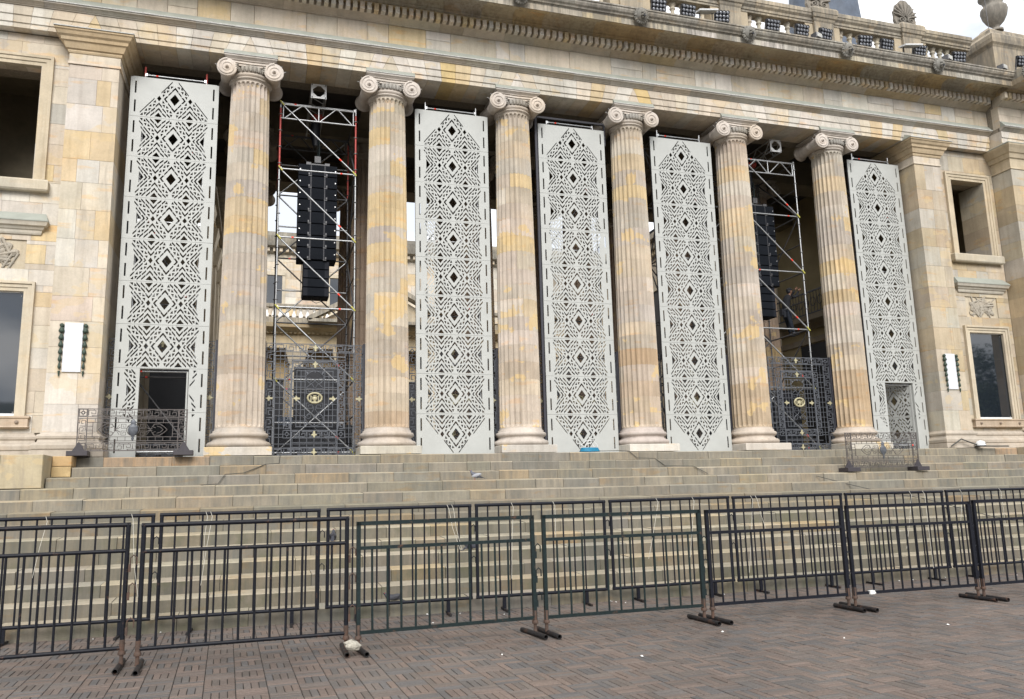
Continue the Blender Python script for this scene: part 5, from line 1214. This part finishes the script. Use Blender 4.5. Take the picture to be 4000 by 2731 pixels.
for y, hz, hx in ((-.11, 1.64, .60), (.09, 1.73, .62)):
    hnd = skin_obj('hand', [(hx-.01, y, hz-.03), (hx+.03, y, hz+.02), (hx+.05, y, hz+.05)], [(0, 1), (1, 2)], [.028, .038, .03], M['skin'], wk)
    b = MB()
    for k in range(4): z = hz+.065-.022*k; b.tube([(hx+.02, y-.03, z), (hx+.07, y-.035, z+.003), (hx+.095, y-.01, z), (hx+.08, y+.02, z)], [.010, .010, .009, .007], 6)
    b.tube([(hx, y+.02, hz-.01), (hx+.03, y+.045, hz+.02), (hx+.07, y+.04, hz+.03)], [.012, .011, .008], 6); obj('fingers', b, M['skin'], hnd)
hd = MB().ell((.30, 0, 1.60), (.098, .078, .118), 16, 12, Matrix.Rotation(.15, 3, 'Y')); hd.ell((.395, -.0, 1.585), (.018, .014, .022), 8, 6); hd.ell((.385, 0, 1.54), (.012, .028, .01), 8, 5)
for s in (-1, 1): hd.ell((.29, s*.08, 1.59), (.018, .012, .03), 8, 6); 
hd.tube([(.27, 0, 1.44), (.29, 0, 1.53)], .055, 10)
h_ = obj('head', hd, M['skin'], wk)
for s in (-1, 1): obj('eye', MB().ell((.385, s*.03, 1.615), (.008, .01, .008), 6, 4), M['white'], h_)
obj('hair', MB().ell((.275, 0, 1.615), (.098, .085, .11), 14, 10), M['black0'], wk)
c_ = MB().ell((.285, 0, 1.665), (.112, .094, .075), 16, 8, Matrix.Rotation(-.1, 3, 'Y')); c_.add([(.36, -.07, 1.67), (.36, .07, 1.67), (.49, .05, 1.69), (.49, -.05, 1.69), (.36, -.07, 1.655), (.36, .07, 1.655), (.49, .05, 1.68), (.49, -.05, 1.68)], [(0, 1, 2, 3), (7, 6, 5, 4), (0, 4, 5, 1), (1, 5, 6, 2), (2, 6, 7, 3), (3, 7, 4, 0)])
obj('cap', c_, M['cloth_black'], wk)
b = MB().lathe([(.165, .88), (.172, .89), (.172, .94), (.162, .95)], 20, (.115, 0, 0)); b.v = [(x, y*.85, z) for x, y, z in b.v]
bt = obj('tool_belt', b, M['black0'], wk); obj('pouch', MB().box(-.14, -.02, -.10, .04, .70, .92, .01).box(-.10, .0, -.14, -.08, .62, .84, .01).box(.2, .3, -.12, -.02, .78, .92, .01), M['black0'], bt)
obj('carabiners', MB().tube([(.16+.03*math.cos(i), -.14, .90+.03*math.sin(i)) for i in range(7)], .006, 5).tube([(.05+.03*math.cos(i), -.15, .88+.03*math.sin(i)) for i in range(7)], .006, 5).box(.0, .1, -.155, -.145, .93, .95), M['chrome'], bt)
for x, y, z in ((.33, .15, .0), (.26, -.15, .0)): obj('boot', MB().ell((x+.03, y, .055), (.145, .052, .055), 12, 8).box(x-.09, x+.15, y-.04, y+.04, .0, .03), M['black0'], wk)
obj('badge', MB().box(.33, .37, -.09, -.08, 1.36, 1.40), M['white'], wk)

# ------------------------------------------------------------------ courtyard behind
cy = thing('rear_building', 'pale sandstone building across the courtyard seen between the columns', 'building', (4, 30, 0)); cy.location = (0, 0, 0)
obj('wall', MB().box(-12, 40, 34, 44, 0, 16.2), M['mortar'], cy)
ashlar('wall_stone', 1.5, 10.5, 11.2, 15.5, 33.9, 34.1, .62, (.9, 1.8), WALL, (), cy, .01)
ashlar('wall_stone', 11.0, 22, 11.2, 15.5, 33.9, 34.1, .9, (1.6, 2.6), WALL, (), cy, .01)
obj('cornice', MB().extr([(33.9, 15.5), (33.7, 15.6), (33.6, 15.85), (33.2, 15.95), (33.1, 16.25), (33.0, 16.6), (33.0, 16.85), (34.5, 16.85), (34.5, 15.5)], -12, 40), M['grimy'], cy, col=(.35, .33, .28))
b = MB()
for k in range(60): b.box(-2+.42*k, -1.8+.42*k, 33.45, 33.7, 15.62, 15.85)
tag(obj('dentil_row', b, M['stone'], cy, col=CREAM), kind='stuff')
for k in range(6):
    x = -1+k*4.2; w = obj('window', MB().box(x-.7, x-.5, 33.8, 34, 12.0, 14).box(x+.5, x+.7, 33.8, 34, 12, 14).box(x-.7, x+.7, 33.75, 34, 14, 14.25).box(x-.8, x+.8, 33.7, 34, 11.85, 12.0), M['carved'], cy, col=(.5, .45, .36)); obj('glass_pane', MB().box(x-.5, x+.5, 33.86, 33.9, 12, 14), M['glass'], w)
pv = thing('courtyard_portico', 'lower sandstone portico with balustrade and pediment in the courtyard', 'building', (6, 26, 0)); pv.location = (0, 0, 0)
obj('attic', MB().box(-6, 26, 30, 33.8, 9.55, 9.9).box(-6, 26, 30.2, 30.6, 9.9, 10.3).box(-6, 26, 30.1, 30.7, 10.95, 11.15), M['grimy'], pv, col=(.40, .36, .29))
bsm = bal_m
for k in range(44):
    if 2.0 < -4+k*.42 < 14: link('baluster', bsm, pv, (-4+k*.42, 30.4, 10.2)).scale = (1, 1, .75)
obj('entablature', MB().extr([(30.1, 8.3), (30.1, 9.2), (29.9, 9.25), (29.7, 9.4), (29.3, 9.5), (29.2, 9.75), (33.8, 9.75), (33.8, 8.3)], -6, 26), M['stone'], pv, col=(.48, .40, .27))
b = MB()
for k in range(90): b.box(-4+.28*k, -3.84+.28*k, 29.85, 30.05, 9.2, 9.4)
tag(obj('dentil_row', b, M['stone'], pv, col=(.52, .44, .3)), kind='stuff')
b = MB(); b.poly([(5.6, 9.75), (14.4, 9.75), (10, 12.2)], 29.3, 33.7); obj('pediment', b, M['stone'], pv, col=(.47, .41, .31))
b = MB(); b.bar((5.2, 29.0, 9.95), (10, 29.0, 12.55), .9, .28); b.bar((14.8, 29.0, 9.95), (10, 29.0, 12.55), .9, .28); b.bar((5.2, 29.0, 9.86), (14.8, 29.0, 9.86), .9, .2)
obj('raking_cornice', b, M['grimy'], pv, col=(.38, .35, .29))
b = MB()
for k in range(16): b.bar((5.6+.27*k, 28.9, 9.92+.146*k), (5.72+.27*k, 28.9, 9.99+.146*k), .25, .16)
obj('raking_dentils', b, M['stone'], pv, col=(.5, .42, .28))
obj('wall', MB().box(-6, 26, 31.5, 33.8, 0, 8.3), M['stone'], pv, col=(.42, .33, .2))
for k in range(9):
    x = -1.2+k*2.9; o = obj('pilaster', MB().loft(x-.42, x+.42, 30.3, 31.5, [(0, .1), (.4, .1), (.5, 0), (7.3, 0), (7.4, .05), (7.9, .2), (8.05, .25), (8.3, .25)]), M['carved'], pv, col=(.50, .44, .34))
    o2 = obj('window', MB().box(x+.62, x+.72, 31.3, 31.5, 1.5, 6.4).box(x+2.18, x+2.28, 31.3, 31.5, 1.5, 6.4).box(x+.62, x+2.28, 31.3, 31.5, 6.4, 6.55), M['carved'], pv, col=(.45, .4, .3)); obj('glass_pane', MB().box(x+.72, x+2.18, 31.42, 31.46, 1.5, 6.4), M['black0'], o2)
for s_, xw, lab, top in ((1, -.05, 'left courtyard wing with a steep receding cornice', 16.6), (-1, 23.1, 'right courtyard wing with a receding cornice', 13.2)):
    t = thing('courtyard_wing', lab, 'building', (xw, 20, 0)); t.location = (0, 0, 0)
    xa, xb = (xw-6, xw) if s_ > 0 else (xw, xw+6)
    obj('wall', MB().box(xa, xb, 10.5, 36, 0, 11.5), M['stone'], t, col=(.48, .42, .33))
    zw = -1.2 if s_ > 0 else -.9
    for zz, o_, hh in ((12.4+zw, .25, .25), (12.65+zw, .55, .35), (13.0+zw, .9, .3)): obj('cornice', MB().box(xa-(0 if s_ > 0 else o_), xb+(o_ if s_ > 0 else 0), 10.3, 36, zz, zz+hh-.01), M['grimy'], t, col=(.40, .35, .27))
    b = MB()
    for k in range(80): y = 10.6+.31*k; b.box(*( (xb, xb+.35) if s_ > 0 else (xa-.35, xa)), y, y+.16, 12.42+zw, 12.62+zw)
    tag(obj('dentil_row', b, M['stone'], t, col=(.5, .42, .28)), kind='stuff')
    if False: obj('attic', MB().box(xa, xb-.6, 11, 36, 13.3, 16.4), M['stone'], t, col=(.47, .42, .34)); obj('attic_cornice', MB().box(xa, xb-.2, 10.8, 36, 16.4, 16.9), M['grimy'], t, col=(.33, .31, .27))
    elif s_ < 0: obj('dark_roof', MB().add([(xa+.2, 11, 13.3), (xb, 11, 13.3), (xb, 36, 13.3), (xa+.2, 36, 13.3), (xa+3, 11, 14.6), (xb, 11, 14.6), (xb, 36, 14.6), (xa+3, 36, 14.6)], [(0, 1, 2, 3), (4, 5, 6, 7), (0, 1, 5, 4), (1, 2, 6, 5), (2, 3, 7, 6), (3, 0, 4, 7)]), M['cloth'], t)
    for k in range(8):
        y = 12+3.1*k; x = xb if s_ > 0 else xa-.3
        obj('pilaster', MB().loft(x, x+.3, y-.4, y+.4, [(0, .1), (.5, .0), (9.9, 0), (10.0, .08), (10.6, .2), (10.8, .24)]), M['carved'], t, col=(.52, .46, .36))
        x0, x1 = (xb, xb+.12) if s_ > 0 else (xa-.12, xa); w = obj('window', MB().box(x0, x1, y+.9, y+1.05, 5.8, 9.6).box(x0, x1, y+2.05, y+2.2, 5.8, 9.6).box(x0, x1, y+.9, y+2.2, 9.6, 9.8), M['carved'], t, col=(.5, .44, .34)); obj('glass_pane', MB().box(*( (xb-.02, xb+.03) if s_ > 0 else (xa-.03, xa+.02)), y+1.05, y+2.05, 5.8, 9.6), M['black0'], w)

# ------------------------------------------------------------------ plaza trees and hill behind the viewer, mirrored in the windows
def tree(label, x, y, h, sd_):
    r = random.Random(sd_); t = thing('plaza_tree', label, 'tree', (x, y, GZ), 0, 'trees mirrored in the right window')
    tr = MB().tube([(0, 0, 0), (.15, .1, h*.3), (.1, 0, h*.6), (.3, .2, h*.85)], [.4, .3, .2, .06], 9)
    tips = []
    for k in range(9):
        a = r.uniform(0, 6.3); z = h*r.uniform(.35, .75); e = (math.cos(a)*h*r.uniform(.15, .3), math.sin(a)*h*r.uniform(.15, .3), z+h*r.uniform(.1, .25)); tr.tube([(.1, 0, z), (e[0]*.5, e[1]*.5, (z+e[2])/2), e], [.12, .08, .03], 6); tips.append(e)
    obj('trunk', tr, M['bark'], t); lf = MB()
    for e in tips+[(.3, .2, h*.9)]:
        for c_ in range(5):
            c = [e[i]+r.gauss(0, h*.06) for i in range(3)]
            for k in range(120):
                p = Vector([c[i]+r.gauss(0, h*.04) for i in range(3)]); u = Vector([r.gauss(0, 1) for _ in range(3)]).normalized(); v = u.cross(Vector([r.gauss(0, 1) for _ in range(3)])).normalized(); s = .16
                lf.add([p-u*s, p+v*s*.6, p+u*s, p-v*s*.6], [(0, 1, 2, 3)])
    obj('crown', lf, M['leaf'], t, fix=False)
tree('broad leafy plaza tree reflected in the middle of the right window', 52, -24, 8.6, 1); tree('tall dark plaza tree reflected at the right side of the right window', 62, -29, 13, 2); tree('low plaza tree reflected at the foot of the right window', 46, -20, 6.0, 3)
b = MB(); n = 60
for i in range(n+1):
    x = -260+6*i; hgt = 42+16*math.sin(i*.13+1)+5*math.sin(i*.7)
    for j, (yy, k) in enumerate(((-190, 0), (-215, .55), (-245, 1), (-330, 1.3))): b.v.append((x, yy, GZ+hgt*k+(2*math.sin(i*2.3+j) if 0 < k else 0)))
b.f = [(i*4+j, i*4+j+1, i*4+5+j, i*4+4+j) for i in range(n) for j in range(3)]; b.sm = [True]*len(b.f)
tag(obj('hills', b, M['hill'], fix=False), kind='structure')
